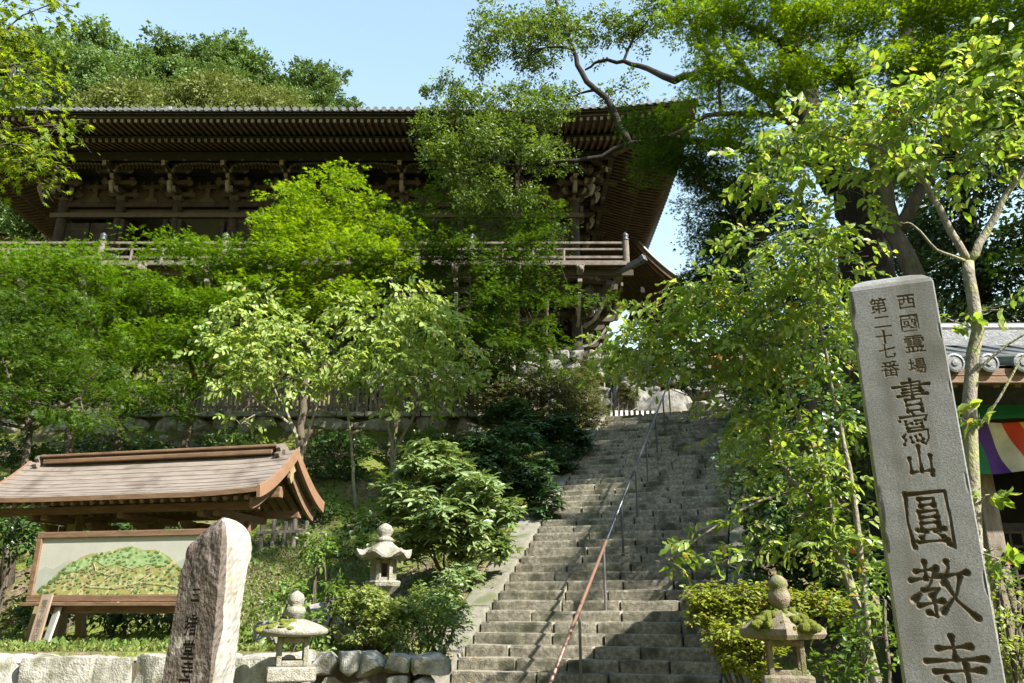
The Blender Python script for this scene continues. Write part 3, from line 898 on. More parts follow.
# the painted map board hung in the shelter
bl, bR = at(45, 538, 11.75), at(196, 541, 11.45)
bw, bh = 2.72, .95
bz = at(36, 602, 11.7)[2]
bx0 = at(33, 570, 11.75)
bcx = bx0 + rv * bw / 2
board = thing('map_board', 'framed painted picture map of a green mountain hung in the shelter', 'notice board', (bcx[0], bcx[1], bz), -SHY)
fw = .085
mb = MB()
mb.box((0, 0, fw / 2), (bw, .07, fw)); mb.box((0, 0, bh - fw / 2), (bw, .07, fw))
mb.box((-bw / 2 + fw / 2, 0, bh / 2), (fw, .07, bh - 2 * fw)); mb.box((bw / 2 - fw / 2, 0, bh / 2), (fw, .07, bh - 2 * fw))
mb.box((0, -.03, -.03), (bw + .05, .16, .05)); mb.box((-.0, .02, -.10), (bw - .55, .06, .10))
mb.build('frame', M['shelter_wood'], board, bevel=.008)
paint = surf('painted_pale_sky', [(.30, .30, .26), (.37, .37, .32)], 3, .6, .05, 50)
hillp = surf('painted_mountain', [(.16, .085, .03), (.34, .24, .09), (.16, .22, .07), (.42, .38, .20), (.24, .17, .06)], 11, .6, .05, 50, detail=10)
greenp = surf('painted_green_top', [(.10, .17, .06), (.22, .31, .13), (.33, .40, .22)], 16, .6, .05, 50, detail=9)
inkp = surf('painted_roofs', [(.14, .10, .07), (.30, .24, .18)], 12, .6, 0, 50)
farp = surf('painted_far_hills', [(.24, .26, .23), (.30, .31, .27)], 5, .6, 0, 50)
pw, ph = bw - 2 * fw, bh - 2 * fw
pa = MB(); pa.box((0, .005, bh / 2), (pw, .012, ph)); pn_ = pa.build('painting', paint, board)
def patch(nm, pts, y, mt):
    mb = MB(); mb.prism([(pw * (a - .5), fw + ph * b) for a, b in pts], (0, y, 0), (1, 0, 0), (0, 0, 1), (0, .003, 0)); mb.build(nm, mt, pn_)
patch('painted_far_hills', [(0, .02), (0, .42), (.05, .50), (.1, .46), (.2, .62), (.3, .5), (.85, .5), (.95, .68), (1, .6), (1, .02)], -.006, farp)
patch('painted_mountain', [(.0, .01), (.05, .16), (.1, .28), (.14, .42), (.2, .56), (.27, .66), (.33, .72), (.42, .74), (.5, .80), (.58, .84), (.66, .76), (.74, .77), (.82, .64), (.88, .5), (.93, .40), (1, .30), (1, .01)], -.010, hillp)
patch('painted_green_top', [(.36, .60), (.44, .68), (.52, .76), (.60, .80), (.68, .72), (.75, .72), (.82, .60), (.80, .48), (.70, .52), (.6, .44), (.5, .54), (.44, .48)], -.014, greenp)
patch('painted_green_top', [(.16, .46), (.24, .60), (.32, .66), (.38, .62), (.34, .52), (.26, .42), (.2, .38)], -.014, greenp)
mb = MB(); r = random.Random(8)
for k in range(90):
    a = r.betavariate(2.2, 2.2)
    b = .10 + r.random() * .45 * (1 - abs(a - .5))
    s_ = r.uniform(.008, .018)
    mb.prism([(-s_, 0), (s_, 0), (s_ * .9, s_ * .7), (s_ * 1.3, s_ * .7), (0, s_ * 1.7), (-s_ * 1.3, s_ * .7), (-s_ * .9, s_ * .7)], (pw * (a - .5) * .94, -.018, fw + ph * b), (1, 0, 0), (0, 0, 1), (0, .003, 0))
mb.build('painted_pattern', inkp, pn_)
woodp = surf('painted_woods', [(.05, .10, .03), (.13, .20, .07)], 20, .6, 0, 50)
roadp = surf('painted_roads', [(.45, .38, .22), (.52, .46, .30)], 10, .6, 0, 50)
mb = MB(); r = random.Random(21)
top_ = [(.0, .08), (.1, .28), (.2, .56), (.33, .72), (.5, .80), (.58, .84), (.74, .77), (.88, .5), (1, .30)]
for k in range(260):
    a = r.uniform(.03, .97)
    b = np.interp(a, [q[0] for q in top_], [q[1] for q in top_]) * (1 - r.random() ** 1.6 * .95) - .03
    if b < .03: continue
    s_ = r.uniform(.008, .024)
    mb.prism([(s_ * 1.4 * math.cos(t_), s_ * (.55 + .25 * r.random()) * math.sin(t_)) for t_ in np.linspace(0, 5.5, 7)], (pw * (a - .5), -.0165 - .0004 * (k % 3), fw + ph * b), (1, 0, 0), (0, 0, 1), (0, .002, 0))
mb.build('painted_foliage', woodp, pn_)
mb = MB()
for pts in ([(.28, .02), (.33, .16), (.42, .22), (.47, .34), (.56, .40), (.60, .55)], [(.47, .34), (.38, .42), (.36, .56)], [(.33, .16), (.52, .12), (.66, .22), (.74, .38)], [(.66, .22), (.82, .18), (.93, .1)]):
    for (a0, b0_), (a1, b1_) in zip(pts[:-1], pts[1:]):
        mb.beam((pw * (a0 - .5), -.0195, fw + ph * b0_), (pw * (a1 - .5), -.0195, fw + ph * b1_), .003, .005)
mb.build('painted_road_pattern', roadp, pn_)

# thin wooden signs leaning under the map
def plank_sign(px0, py0, Y, w, h, lean, label, mat, text=None, tw=0.0):
    b = at(px0, py0, Y)
    t = thing('wooden_sign', label, 'sign', (b[0], b[1], ZG), -SHY + tw)
    rm = rotm('X', lean)
    mb = MB(); mb.box((0, 0, h / 2), (w, .03, h)); o = mb.build('board', mat, t, bevel=.004)
    o.rotation_euler = (-lean, 0, 0)
    if text:
        for i, ch in enumerate(text):
            cu = bpy.data.curves.new('txt', 'FONT')
            cu.body, cu.size, cu.align_x, cu.align_y = ch, w * .62, 'CENTER', 'CENTER'
            to = bpy.data.objects.new('txt', cu); COL.objects.link(to)
            me = bpy.data.meshes.new_from_object(to.evaluated_get(bpy.context.evaluated_depsgraph_get()))
            bpy.data.objects.remove(to)
            me.transform(Matrix.Translation((0, -.0175, h - .12 - i * (h - .2) / max(1, len(text) - 1))) @ Matrix.Rotation(math.pi / 2, 4, 'X'))
            link('lettering', me, M['groove'], o)
    return t
plank_sign(34, 640, 11.35, .17, .66, .16, 'narrow upright wooden sign with dark writing under the map board', surf('sign_plank', [(.17, .125, .095), (.25, .19, .15)], 4, .8, .2, 30, stretch=(6, 6, 1)), '書写山案内図', 0)
plank_sign(46, 640, 11.5, .13, .50, .20, 'pale bare plank leaning behind the narrow sign', surf('grey_plank', [(.30, .30, .27), (.42, .42, .38)], 4, .8, .2, 30), None, -.3)

# low row of wooden stakes behind the shelter
sp = ground_hit(282, 548)
stk = thing('stake_fence', 'low row of grey wooden stakes behind the shelter gable', 'fence', (sp[0], sp[1], sp[2] - .1), -.2)
for i in range(5):
    mb = MB(); mb.lathe([(.05, 0), (.048, .62 + .05 * (i % 2)), (.03, .66 + .05 * (i % 2))], 9, (-.5 + i * .25, .04 * (i % 3), 0)); mb.build('stake', M['fence_wood'], stk)
mb = MB(); mb.beam((-.6, -.06, .42), (.62, -.06, .44), .03, .06); mb.build('rail', M['fence_wood'], stk)

# ------------------------------------------------------------------ stone lanterns
def snow_lantern(px, pyb, Y, label, mossy=True, s=1.0, rz=0.3, mat=None, square=0.0, zbase=None):
    """low lantern: slab, fire box with windows, broad domed cap, double jewel"""
    mat = mat or M['lantern']
    b = at(px, pyb, Y)
    t = thing('stone_lantern', label, 'stone lantern', (b[0], b[1], b[2]), rz)
    mb = MB(); mb.rock((0, 0, -.05), (.52 * s, .52 * s, .15 * s), amp=.006, seg=8, seed=3, rnd=14); mb.build('slab', mat, t)
    mb = MB(); mb.lathe([(.15 * s, -.55), (.13 * s, -.12)], 14); mb.lathe([(.22 * s, -.66), (.24 * s, -.52)], 14); mb.build('stem', mat, t)
    mb = MB()
    h = .30 * s; w = .17 * s; p = .055 * s
    for x in (-1, 1):
        for y in (-1, 1):
            mb.box((x * (w - p / 2), y * (w - p / 2), .025 * s + h / 2), (p, p, h))
    for k in range(4):
        R_ = rotz(k * math.pi / 2)
        mb.box(R_ @ np.array([0, w - p / 2, .025 * s + .03 * s]), np.abs(R_ @ np.array([2 * w - 2 * p, p * .8, .06 * s])))
        mb.box(R_ @ np.array([0, w - p / 2, .025 * s + h - .03 * s]), np.abs(R_ @ np.array([2 * w - 2 * p, p * .8, .06 * s])))
    mb.build('fire_box', mat, t, bevel=.01)
    zc = .025 * s + h
    mb = MB()
    n = 28
    mb.lathe([(.10 * s, zc - .004), (.34 * s, zc + .012), (.385 * s, zc + .05 * s), (.37 * s, zc + .085 * s), (.27 * s, zc + .135 * s), (.14 * s, zc + .18 * s), (.10 * s, zc + .19 * s)], n, sq=square)
    cap = mb.build('cap', mat, t, smooth=True)
    if mossy:
        mb = MB()
        g = np.random.default_rng(int(px))
        for k in range(70):
            a = g.uniform(0, 6.28); rr = g.uniform(.14, .37) * s
            if math.cos(a - 2.6) < -.35 and not square:
                continue
            zz = zc + np.interp(rr / s, [.1, .14, .27, .37], [.19, .18, .135, .085]) * s
            mb.rock((rr * math.cos(a), rr * math.sin(a), zz - .01), (g.uniform(.05, .14) * s, g.uniform(.05, .14) * s, .045 * s), amp=.012, seg=5, seed=k, rnd=2.0, freq=20)
        mb.build('moss_patch', M['moss'], cap)
    zj = zc + .185 * s
    mb = MB()
    mb.lathe([(.07 * s, zj - .01), (.075 * s, zj + .03 * s), (.10 * s, zj + .05 * s), (.115 * s, zj + .09 * s), (.10 * s, zj + .13 * s), (.06 * s, zj + .15 * s), (.085 * s, zj + .18 * s), (.092 * s, zj + .22 * s), (.075 * s, zj + .27 * s), (.02 * s, zj + .31 * s), (.002, zj + .315 * s)], 20)
    mb.build('jewel', mat, t, smooth=True)
    return t
snow_lantern(291, 668, 8.9, 'low stone lantern with yellow moss on its round cap and a double jewel', s=.93)
# old square lantern before the clipped hedge
def old_lantern():
    b = at(787, 676, 5.8)
    t = thing('stone_lantern', 'old brown stone lantern with a thick green moss cap in front of the hedge', 'stone lantern', tuple(b), -.22)
    t.scale = (.60, .60, .72)
    m = M['lantern_old']
    mb = MB(); mb.rock((0, 0, -.05), (.54, .54, .12), amp=.008, seg=7, seed=9, rnd=12); mb.build('slab', m, t)
    mb = MB(); mb.lathe([(.16, -.75), (.13, -.1)], 12); mb.build('stem', m, t)
    mb = MB()
    for x in (-.17, .17):
        for y in (-.17, .17):
            mb.box((x, y, .165), (.055, .055, .31))
    for k in range(4):
        R_ = rotz(k * math.pi / 2)
        mb.box(R_ @ np.array([0, .17, .035]), np.abs(R_ @ np.array([.29, .05, .05])))
        mb.box(R_ @ np.array([0, .17, .292]), np.abs(R_ @ np.array([.29, .05, .055])))
    mb.build('fire_box', m, t, bevel=.008)
    mb = MB()
    mb.lathe([(.2, .318), (.33, .33), (.36, .37), (.35, .42), (.24, .50), (.12, .57), (.08, .58)], 24, sq=.8, rot=math.pi / 4)
    cap = mb.build('cap', m, t)
    mb = MB(); g = np.random.default_rng(4)
    for k in range(130):
        x, y = g.uniform(-.36, .36, 2)
        rr = max(abs(x), abs(y))
        zz = np.interp(rr, [.1, .24, .35], [.57, .50, .42])
        mb.rock((x, y, zz), (g.uniform(.05, .13), g.uniform(.05, .13), g.uniform(.04, .08)), amp=.018, seg=5, seed=k, rnd=2.0, freq=22)
    mb.build('moss_patch', M['moss'], cap)
    mb = MB()
    mb.lathe([(.06, .55), (.07, .61), (.10, .63), (.125, .68), (.12, .74), (.09, .79), (.115, .81), (.10, .86), (.05, .90), (.004, .91)], 20)
    mb.build('jewel', m, t, smooth=True)
old_lantern()
def tall_lantern(base, H, label, s=1.0, mat=None, rz=.25):
    mat = mat or M['lantern']
    t = thing('stone_lantern', label, 'stone lantern', tuple(base), rz)
    mb = MB(); mb.lathe([(.26 * s, 0), (.27 * s, .1), (.17 * s, .2)], 6); mb.build('base', mat, t)
    mb = MB(); mb.lathe([(.105 * s, .18), (.095 * s, .4), (.09 * s, H * .5), (.10 * s, H - .08)], 16); mb.build('shaft', mat, t, smooth=False)
    mb = MB(); mb.lathe([(.12 * s, H - .1), (.22 * s, H), (.235 * s, H + .05 * s), (.22 * s, H + .07 * s)], 6); mb.build('platform', mat, t)
    z = H + .07 * s
    mb = MB()
    for k in range(6):
        a = k * math.pi / 3
        mb.box((.145 * s * math.cos(a), .145 * s * math.sin(a), z + .13 * s), (.05 * s, .05 * s, .26 * s), rotz(a))
    for k in (1, 3, 5):
        a = k * math.pi / 3 + math.pi / 6
        mb.box((.125 * s * math.cos(a), .125 * s * math.sin(a), z + .13 * s), (.02 * s, .12 * s, .26 * s), rotz(a))
    for zz in (.02, .24):
        mb.lathe([(.11 * s, z + (zz - .02) * s), (.155 * s, z + (zz - .02) * s), (.155 * s, z + (zz + .02) * s), (.11 * s, z + (zz + .02) * s)], 6)
    mb.build('fire_box', mat, t)
    z += .26 * s
    # sweeping six-sided cap with lifted corners
    mb = MB(); n = 36
    th = np.arange(n) * 2 * math.pi / n
    lift = np.abs(np.cos(th * 3)) ** 3
    rings = []
    for r_, zz, lf in ((.10, .0, 0), (.30, .0, .05), (.345, .015, .085), (.345, .05, .095), (.27, .085, .045), (.18, .15, .015), (.12, .21, 0), (.10, .235, 0)):
        rr = r_ * s * (1 + .06 * lift * (r_ > .2))
        rings.append(np.stack([rr * np.cos(th), rr * np.sin(th), z + zz * s + lf * s * lift], -1))
    Vv = np.concatenate(rings)
    mb.add(Vv, [(i * n + j, i * n + (j + 1) % n, (i + 1) * n + (j + 1) % n, (i + 1) * n + j) for i in range(len(rings) - 1) for j in range(n)])
    mb.build('cap', mat, t, smooth=False)
    z += .23 * s
    mb = MB(); mb.lathe([(.10 * s, z), (.13 * s, z + .03 * s), (.085 * s, z + .06 * s), (.07 * s, z + .075 * s), (.105 * s, z + .12 * s), (.11 * s, z + .16 * s), (.08 * s, z + .21 * s), (.02 * s, z + .245 * s), (.002, z + .25 * s)], 18)
    mb.build('jewel', mat, t, smooth=True)
    return t
tb = at(380, 640, 10.9); tb[2] = 1.05
tall_lantern(tb, .80, 'tall pale stone lantern rising out of the round azalea bush', s=1.0)
sb = at(601, 412, 23.2)
tall_lantern((sb[0], sb[1], Z_TOP), 1.0, 'dark stone lantern standing at the head of the steps', s=1.05, mat=M['rock'])

# ------------------------------------------------------------------ boulders and rock wall below the great hall
def boulder(px, py, Y, w, h, d, seed, label, mat=None, z=None):
    p = at(px, py, Y)
    zb = gh(p[0], p[1]) if z is None else z
    t = MB(); t.rock((0, 0, h * .42), (w, d, h), amp=.12 * min(w, h), seg=26, seed=seed, rnd=3.6, freq=2.6 / max(.3, min(w, h)) ** .5, facets=12)
    o = t.build('boulder', mat or M['rock'], None, (p[0], p[1], zb), smooth=False)
    tag(o, label, 'boulder', 'boulders about the head of the steps')
    return o
boulder(662, 402, 24.6, 1.9, 1.5, 1.5, 2, 'big grey boulder with an ochre flank at the head of the steps')
boulder(700, 400, 24.3, 1.5, .95, 1.3, 5, 'pale rounded boulder behind the top of the handrail')
boulder(728, 396, 24.6, 1.5, 1.2, 1.3, 7, 'grey boulder at the shrub side of the landing')
boulder(640, 400, 25.6, 1.6, 2.2, 1.2, 9, 'tall dark boulder behind the white pickets')
t = thing('rock_wall', 'high wall of piled grey rocks under the corner of the great hall', 'rock wall', (0, 27.6, Z_TOP))
mb = MB(); r = random.Random(12); n = 0
for c in range(8):
    x = -5 - r.random()
    while x < 12.5:
        w = r.uniform(.4, 1.0)
        mb.rock((x + w / 2, .35 + c * .08 + r.uniform(-.1, .1), .25 + c * .49), (w * 1.05, 1.0, .56), amp=.06, seg=7, seed=n + 300, rnd=4.4, freq=2.6, facets=8)
        x += w; n += 1
mb.build('stonework', M['rock'], t)
for (px, py, Y, w, h, sd, lb) in ((330, 590, 11.6, .8, .6, 11, 'mossy boulder on the sunny bank behind the low lantern'), (160 + 115, 590, 11.3, .4, .35, 13, 'small grey stone on the mossy bank'), (434, 612, 10.2, .28, .42, 17, 'small upright pale stone beside the stair kerb')):
    o = boulder(px, py, Y, w, h, w * .8, sd, lb, M['wallstone'] if sd == 17 else M['rock'])
    o['group'] = 'stones on the bank'
# ------------------------------------------------------------------ the great hall on its platform
HX, HY, HZ = -8.52, 31.5, 10.4
HWX, NB, BAY = 11.25, 9, 2.5                             # half width of the wall, bays
OV = 5.2                                                 # eave overhang
hall = thing('temple_hall', 'huge dark wooden temple hall with deep bracketed eaves and a railed balcony', 'temple', (HX, HY, HZ))
EX, EY, EYB = HWX + 4.65, -4.65, 21.0                      # eave half width, front and back lines (local)
FLOOR = 4.38
def upturn(x, y, t):
    q = max(EX - abs(x), min(y - EY, EYB - y))
    return .62 * max(0, 1 - q / 8.0) ** 2.2 * min(1, max(0, t / 5.0))
def zlow(t): return 10.3 - .33 * t                     # underside line of the lower rafters at distance t from the wall
def zup(t): return 10.2 - .19 * t                        # upper rafters
def rafter_row(mb, t0, t1, zf, w, h, step, end=None):
    """rafters square to each eave, cut on the hip line"""
    for face in range(3):
        lo, hi = (-(HWX + t1), HWX + t1) if face == 0 else (-t1, 15.5)
        n = int((hi - lo) / step)
        for i in range(n + 1):
            u = lo + (hi - lo) * i / n
            edge = max(0.0, abs(u) - HWX) if face == 0 else max(0.0, -u)
            a = max(t0, edge)
            if t1 - a < .15:
                continue
            pts = []
            for t in (a, t1):
                if face == 0: x, y = u, -t
                else: x, y = (HWX + t) * (1 if face == 1 else -1), u
                pts.append(np.array([x, y, zf(t) + upturn(x, y, t) + h / 2]))
            mb.beam(pts[0], pts[1], w, h)
            if end is not None:
                d = nrm(pts[1] - pts[0])
                mb.beam(pts[1] + d * .001, pts[1] + d * .012, w + .004, h + .004, 1)
T1, T2 = 3.1, 4.35
# the wall stands at local y = 0; front eave runs at y = EY
mb = MB()
rafter_row(mb, 0.0, T1, zlow, .12, .15, .27, True)
mb.build('lower_eave_rafters', [M['soffit_wood'], M['chalk']], hall)
mb = MB()
rafter_row(mb, T1 - .5, T2, zup, .11, .13, .27, True)
mb.build('upper_eave_rafters', [M['soffit_wood'], M['chalk']], hall)
# boards over the rafters
def sheet(t_list, zf, dz, nm, mt, up=True):
    mb = MB()
    def row(t):
        P = []
        for k in range(13): P.append((-(HWX + t), 16.0 - (16.0 + t) * (k / 12) , 0))
        for k in range(1, 49): P.append((-(HWX + t) + 2 * (HWX + t) * k / 48, -t, 0))
        for k in range(1, 13): P.append(((HWX + t), -t + (16.0 + t) * k / 12, 0))
        return [(x, y, zf(t) + dz + (upturn(x, y, t) if up else 0)) for x, y, _ in P]
    rows_ = [row(t) for t in t_list]
    n = len(rows_[0])
    mb.add([p for r_ in rows_ for p in r_], [(i * n + j, i * n + j + 1, (i + 1) * n + j + 1, (i + 1) * n + j) for i in range(len(rows_) - 1) for j in range(n - 1)])
    return mb.build(nm, mt, hall)
sheet([0, 1.2, 2.4, T1 + .02], zlow, .16, 'lower_eave_boards', M['soffit_wood'])
sheet([T1 - .5, 3.6, T2 + .02], zup, .14, 'upper_eave_boards', M['soffit_wood'])
# beams that carry the rafter ends and the eave edge
def ring_beam(t, zf, dz, w, h, nm, mt):
    mb = MB()
    pts = []
    for k in range(13): pts.append((-(HWX + t), 16 - (16 + t) * k / 12))
    for k in range(1, 41): pts.append((-(HWX + t) + 2 * (HWX + t) * k / 40, -t))
    for k in range(1, 13): pts.append((HWX + t, -t + (16 + t) * k / 12))
    P = [np.array([x, y, zf(t) + dz + upturn(x, y, t)]) for x, y in pts]
    for a, b in zip(P[:-1], P[1:]):
        e_ = nrm(b - a) * (w * .5)
        mb.beam(a - e_ * .0, b + e_ * .02, w, h)
    return mb.build(nm, mt, hall)
ring_beam(T1 - .12, zlow, .21, .14, .12, 'lower_eave_batten', M['fascia'])
ring_beam(T2 - .02, zup, .225, .20, .17, 'eave_fascia', M['fascia'])
ring_beam(T2 + .14, zup, .36, .34, .09, 'eave_board', M['old_wood'])
ring_beam(1.55, zlow, -.24, .24, .30, 'eave_purlin', M['fascia'])
ring_beam(.75, zlow, -.32, .18, .22, 'inner_purlin', M['old_wood'])
# hip rafters
for s_ in (-1, 1):
    mb = MB()
    P = [np.array([s_ * (HWX + t), -t, (zlow(t) if t < T1 else zup(t)) - .10 + upturn(HWX + t, -t, t)]) for t in (0, 1.6, T1, T2 + .1)]
    for a, b in zip(P[:-1], P[1:]):
        mb.beam(a, b, .26, .34)
    mb.build('hip_rafter', M['soffit_wood'], hall)
# tiled roof
rt = T2 + .30
def roofz(x, y):
    t_in = min(EX + .42 - abs(x), y - (EY - .0) + .0, EYB - y)
    return zup(rt) + .42 + max(0, t_in) * .40 + .012 * max(0, t_in) ** 2
mb = MB()
xs = np.concatenate([np.linspace(-(HWX + rt), -(HWX + rt) + 8, 9)[:-1], np.linspace(-(HWX + rt) + 8, HWX + rt - 8, 9)[:-1], np.linspace(HWX + rt - 8, HWX + rt, 9)])
ys = np.concatenate([np.linspace(-rt, 4, 10)[:-1], np.linspace(4, 12, 5)[:-1], np.linspace(12, 21, 6)])
def rz_(x, y):
    t_in = max(0, min(HWX + rt - abs(x), y + rt, 21.5 - y, 9.5))
    return zup(rt) + .40 + t_in * .40 + upturn(x, y, rt) * max(0, 1 - t_in / 3)
Vr = [(x, y, rz_(x, y)) for x in xs for y in ys]
n = len(ys)
mb.add(Vr, [(i * n + j, (i + 1) * n + j, (i + 1) * n + j + 1, i * n + j + 1) for i in range(len(xs) - 1) for j in range(n - 1)])
mb.add([(p[0], p[1], p[2] - .12) for p in Vr], [(i * n + j, i * n + j + 1, (i + 1) * n + j + 1, (i + 1) * n + j) for i in range(len(xs) - 1) for j in range(n - 1)])
roof = mb.build('roof', M['tile'], hall)
mb, md = MB(), MB()
step = .315
nn = int(2 * (HWX + rt) / step)
for i in range(nn + 1):
    x = -(HWX + rt) + .06 + (2 * (HWX + rt) - .12) * i / nn
    pts = [(x, y, rz_(x, y) + .03) for y in (-rt - .05, -rt + .8, -rt + 2)]
    if rz_(x, -rt + 2) <= rz_(x, -rt) + .1: pts = pts[:2]
    mb.tube(pts, .088, 8)
    p = pts[0]
    mb.tube([(p[0], p[1] - .02, p[2]), (p[0], p[1] + .03, p[2] + .005)], .10, 12)
for s_ in (-1, 1):
    ny_ = int((16 + rt) / step)
    for i in range(1, ny_):
        y = -rt + .06 + (16 + rt) * i / ny_
        x = s_ * (HWX + rt)
        pts = [(x + s_ * .05, y, rz_(x, y) + .03), (x - s_ * .8, y, rz_(x - s_ * .8, y) + .03)]
        mb.tube(pts, .088, 8)
        mb.tube([(x + s_ * .07, y, pts[0][2]), (x + s_ * .02, y, pts[0][2] + .004)], .10, 12)
mb.build('roof_tiles', M['tile'], roof)
mb = MB()                                                # ornament on the tiled slope
for k in range(5):
    mb.rock((-5.9 + k * .2, -rt + 1.1, rz_(-5.9, -rt + 1.1) + .22 - .05 * abs(k - 2)), (.34, .3, .5 - .08 * abs(k - 2)), amp=.03, seg=5, seed=k, rnd=3)
mb.build('roof_ornament', M['tile'], roof)

# body: columns, beams, board walls, doors
cols = [(-HWX + BAY * i, 0.0) for i in range(NB + 1)] + [(s_ * HWX, BAY * j) for s_ in (-1, 1) for j in range(1, 6)]
cmesh = None
for x, y in cols:
    if cmesh is None:
        mb = MB(); mb.lathe([(.22, .30), (.22, 4.0), (.215, 8.1), (.19, 8.2)], 18)
        o = mb.build('column', M['rail_wood'] if False else M['old_wood'], hall, (x, y, 0), smooth=False); cmesh = o
        mb = MB(); mb.lathe([(.30, 0), (.33, .12), (.27, .32)], 14); st = mb.build('column_base', M['wallstone'], o)
    else:
        c = copy_tree(cmesh, hall); c.location = (x, y, 0)
def hbeam(z, h, w, nm, mt, out=.0):
    mb = MB()
    mb.box((0, -out, z), (2 * HWX + .5 + 2 * out, w, h))
    for s_ in (-1, 1):
        mb.box((s_ * (HWX + out), 6.25 + w / 2, z + .002), (w, 12.5 - w * .0, h))
    mb.build(nm, mt, hall, bevel=.012)
hbeam(7.42, .22, .20, 'tie_beam', M['fascia'], .17)
hbeam(8.02, .24, .22, 'head_beam', M['old_wood'], .0)
hbeam(FLOOR + .12, .24, .16, 'sill_beam', M['rail_wood'], .17)
hbeam(2.9, .26, .18, 'stilt_tie', M['old_wood'], .0)
hbeam(1.3, .26, .18, 'stilt_tie', M['old_wood'], .0)
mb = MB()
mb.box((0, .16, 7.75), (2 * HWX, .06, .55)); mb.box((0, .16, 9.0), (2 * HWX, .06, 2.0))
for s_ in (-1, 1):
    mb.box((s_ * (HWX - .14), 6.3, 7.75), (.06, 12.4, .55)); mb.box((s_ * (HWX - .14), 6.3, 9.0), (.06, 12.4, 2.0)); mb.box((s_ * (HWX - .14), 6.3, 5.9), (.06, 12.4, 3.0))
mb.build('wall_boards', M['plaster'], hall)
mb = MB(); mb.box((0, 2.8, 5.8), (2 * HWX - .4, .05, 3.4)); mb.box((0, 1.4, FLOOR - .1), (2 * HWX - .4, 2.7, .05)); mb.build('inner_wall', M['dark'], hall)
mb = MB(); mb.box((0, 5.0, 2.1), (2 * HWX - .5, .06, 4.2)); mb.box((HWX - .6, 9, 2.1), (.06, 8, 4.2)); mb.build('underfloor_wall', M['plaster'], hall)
for i in range(NB):
    xc = -HWX + BAY * (i + .5)
    op = i in (1, 2, 4, 6)
    for s_ in (-1, 1):
        d = MB()
        if op:                                            # folded leaves stand at the sides of the bay
            d.box((xc + s_ * .93, -.05, 5.75), (.16, .50, 2.9)); d.box((xc + s_ * .72, .06, 5.75), (.12, .07, 2.9))
        else:
            d.box((xc + s_ * .55, .10, 5.75), (1.04, .05, 2.9))
            for q in range(3):
                d.box((xc + s_ * .55, .065, 4.55 + q * 1.15), (1.0, .03, .09))
            for q in (-1, 1):
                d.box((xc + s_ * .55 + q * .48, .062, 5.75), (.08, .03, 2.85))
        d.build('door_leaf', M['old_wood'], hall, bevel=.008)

# bracket complexes
def arm(mb, c, ax, L, h, w, curve=True):
    """bracket arm with upswept ends: its ends show a chalky face"""
    ax = np.array(ax, float); az = np.array([0, 0, 1.]); side = np.cross(az, ax)
    k = h
    pts = [(-L / 2, h / 2), (-L / 2, h * .05), (-L / 2 + k * .35, -h * .32), (-L / 2 + k * .9, -h / 2), (L / 2 - k * .9, -h / 2), (L / 2 - k * .35, -h * .32), (L / 2, h * .05), (L / 2, h / 2)]
    o = np.array(c) - side * w / 2
    mb.prism(pts, o, ax, az, side * w, 0)
    for s_ in (-1, 1):
        e = [(s_ * L / 2, h * .5), (s_ * L / 2, h * .05), (s_ * (L / 2 - k * .35), -h * .32), (s_ * (L / 2 - k * .9), -h / 2)]
        off = s_ * .012
        q = [(e[0][0] + off, e[0][1]), (e[1][0] + off, e[1][1] - .012), (e[2][0] + off * .3, e[2][1] - .014), (e[3][0], e[3][1] - .012)]
        P0 = [np.array(c) + ax * a + az * b for a, b in q]
        V8 = [p - side * (w / 2 + .004) for p in P0] + [p + side * (w / 2 + .004) for p in P0]
        mb.add(V8, [(i, i + 1, 4 + i + 1, 4 + i) for i in range(3)], 1)
def block(mb, c, a, h, m=0):
    x, y, z = c
    mb.lathe([(a * .36, z - h * .5), (a * .5, z), (a * .5, z + h * .5)], 4, (x, y, 0), m, rot=math.pi / 4)
def bracket_set(mid=False):
    mb = MB()
    zb = 8.18
    if mid:                                              # strut between the columns
        mb.prism([(-.34, 0), (.34, 0), (.22, .18), (.10, .26), (.10, .5), (-.10, .5), (-.10, .26), (-.22, .18)], (0, .1, zb), (1, 0, 0), (0, 0, 1), (0, -.10, 0))
        block(mb, (0, .05, zb + .58), .34, .16)
        arm(mb, (0, .05, zb + .76), (1, 0, 0), 1.0, .2, .13)
        for x in (-.42, 0, .42): block(mb, (x, .05, zb + .94), .24, .13)
        return mb.mesh('strut_bracket')
    block(mb, (0, 0, zb + .12), .58, .26)
    for k, (out, z) in enumerate(((0, .34), (.52, .66), (1.04, .98))):
        Lx = 1.30 + .16 * k
        arm(mb, (0, -out, zb + z), (1, 0, 0), Lx, .20, .15)
        for x in (-Lx / 2 + .14, 0, Lx / 2 - .14):
            block(mb, (x, -out, zb + z + .18), .26, .15)
        # stepping-out arm
        o2 = out + .62
        arm(mb, (0, -(o2 - .55) / 2 - .02, zb + z), (0, 1, 0), o2 + .62, .20, .15)
        if k == 2:
            arm(mb, (0, -1.55, zb + z + .30), (1, 0, 0), 1.62, .19, .15)
            for x in (-.66, 0, .66): block(mb, (x, -1.55, zb + z + .46), .25, .13)
    # tail rafter, its nose pale
    mb.beam((0, .2, zb + 1.36), (0, -1.9, zb + .86), .15, .20)
    mb.beam((0, -1.9, zb + .86), (0, -1.915, zb + .856), .16, .21, 1)
    mb.prism([(-.10, .12), (.10, .12), (.14, -.02), (.06, -.2), (-.02, -.34), (-.12, -.38), (-.06, -.2), (-.10, -.06)], (-.075, -1.05, zb + .34), (0, -1, 0), (0, 0, 1), (.15, 0, 0), 1)
    return mb.mesh('bracket')
bm_, sm_ = bracket_set(), bracket_set(True)
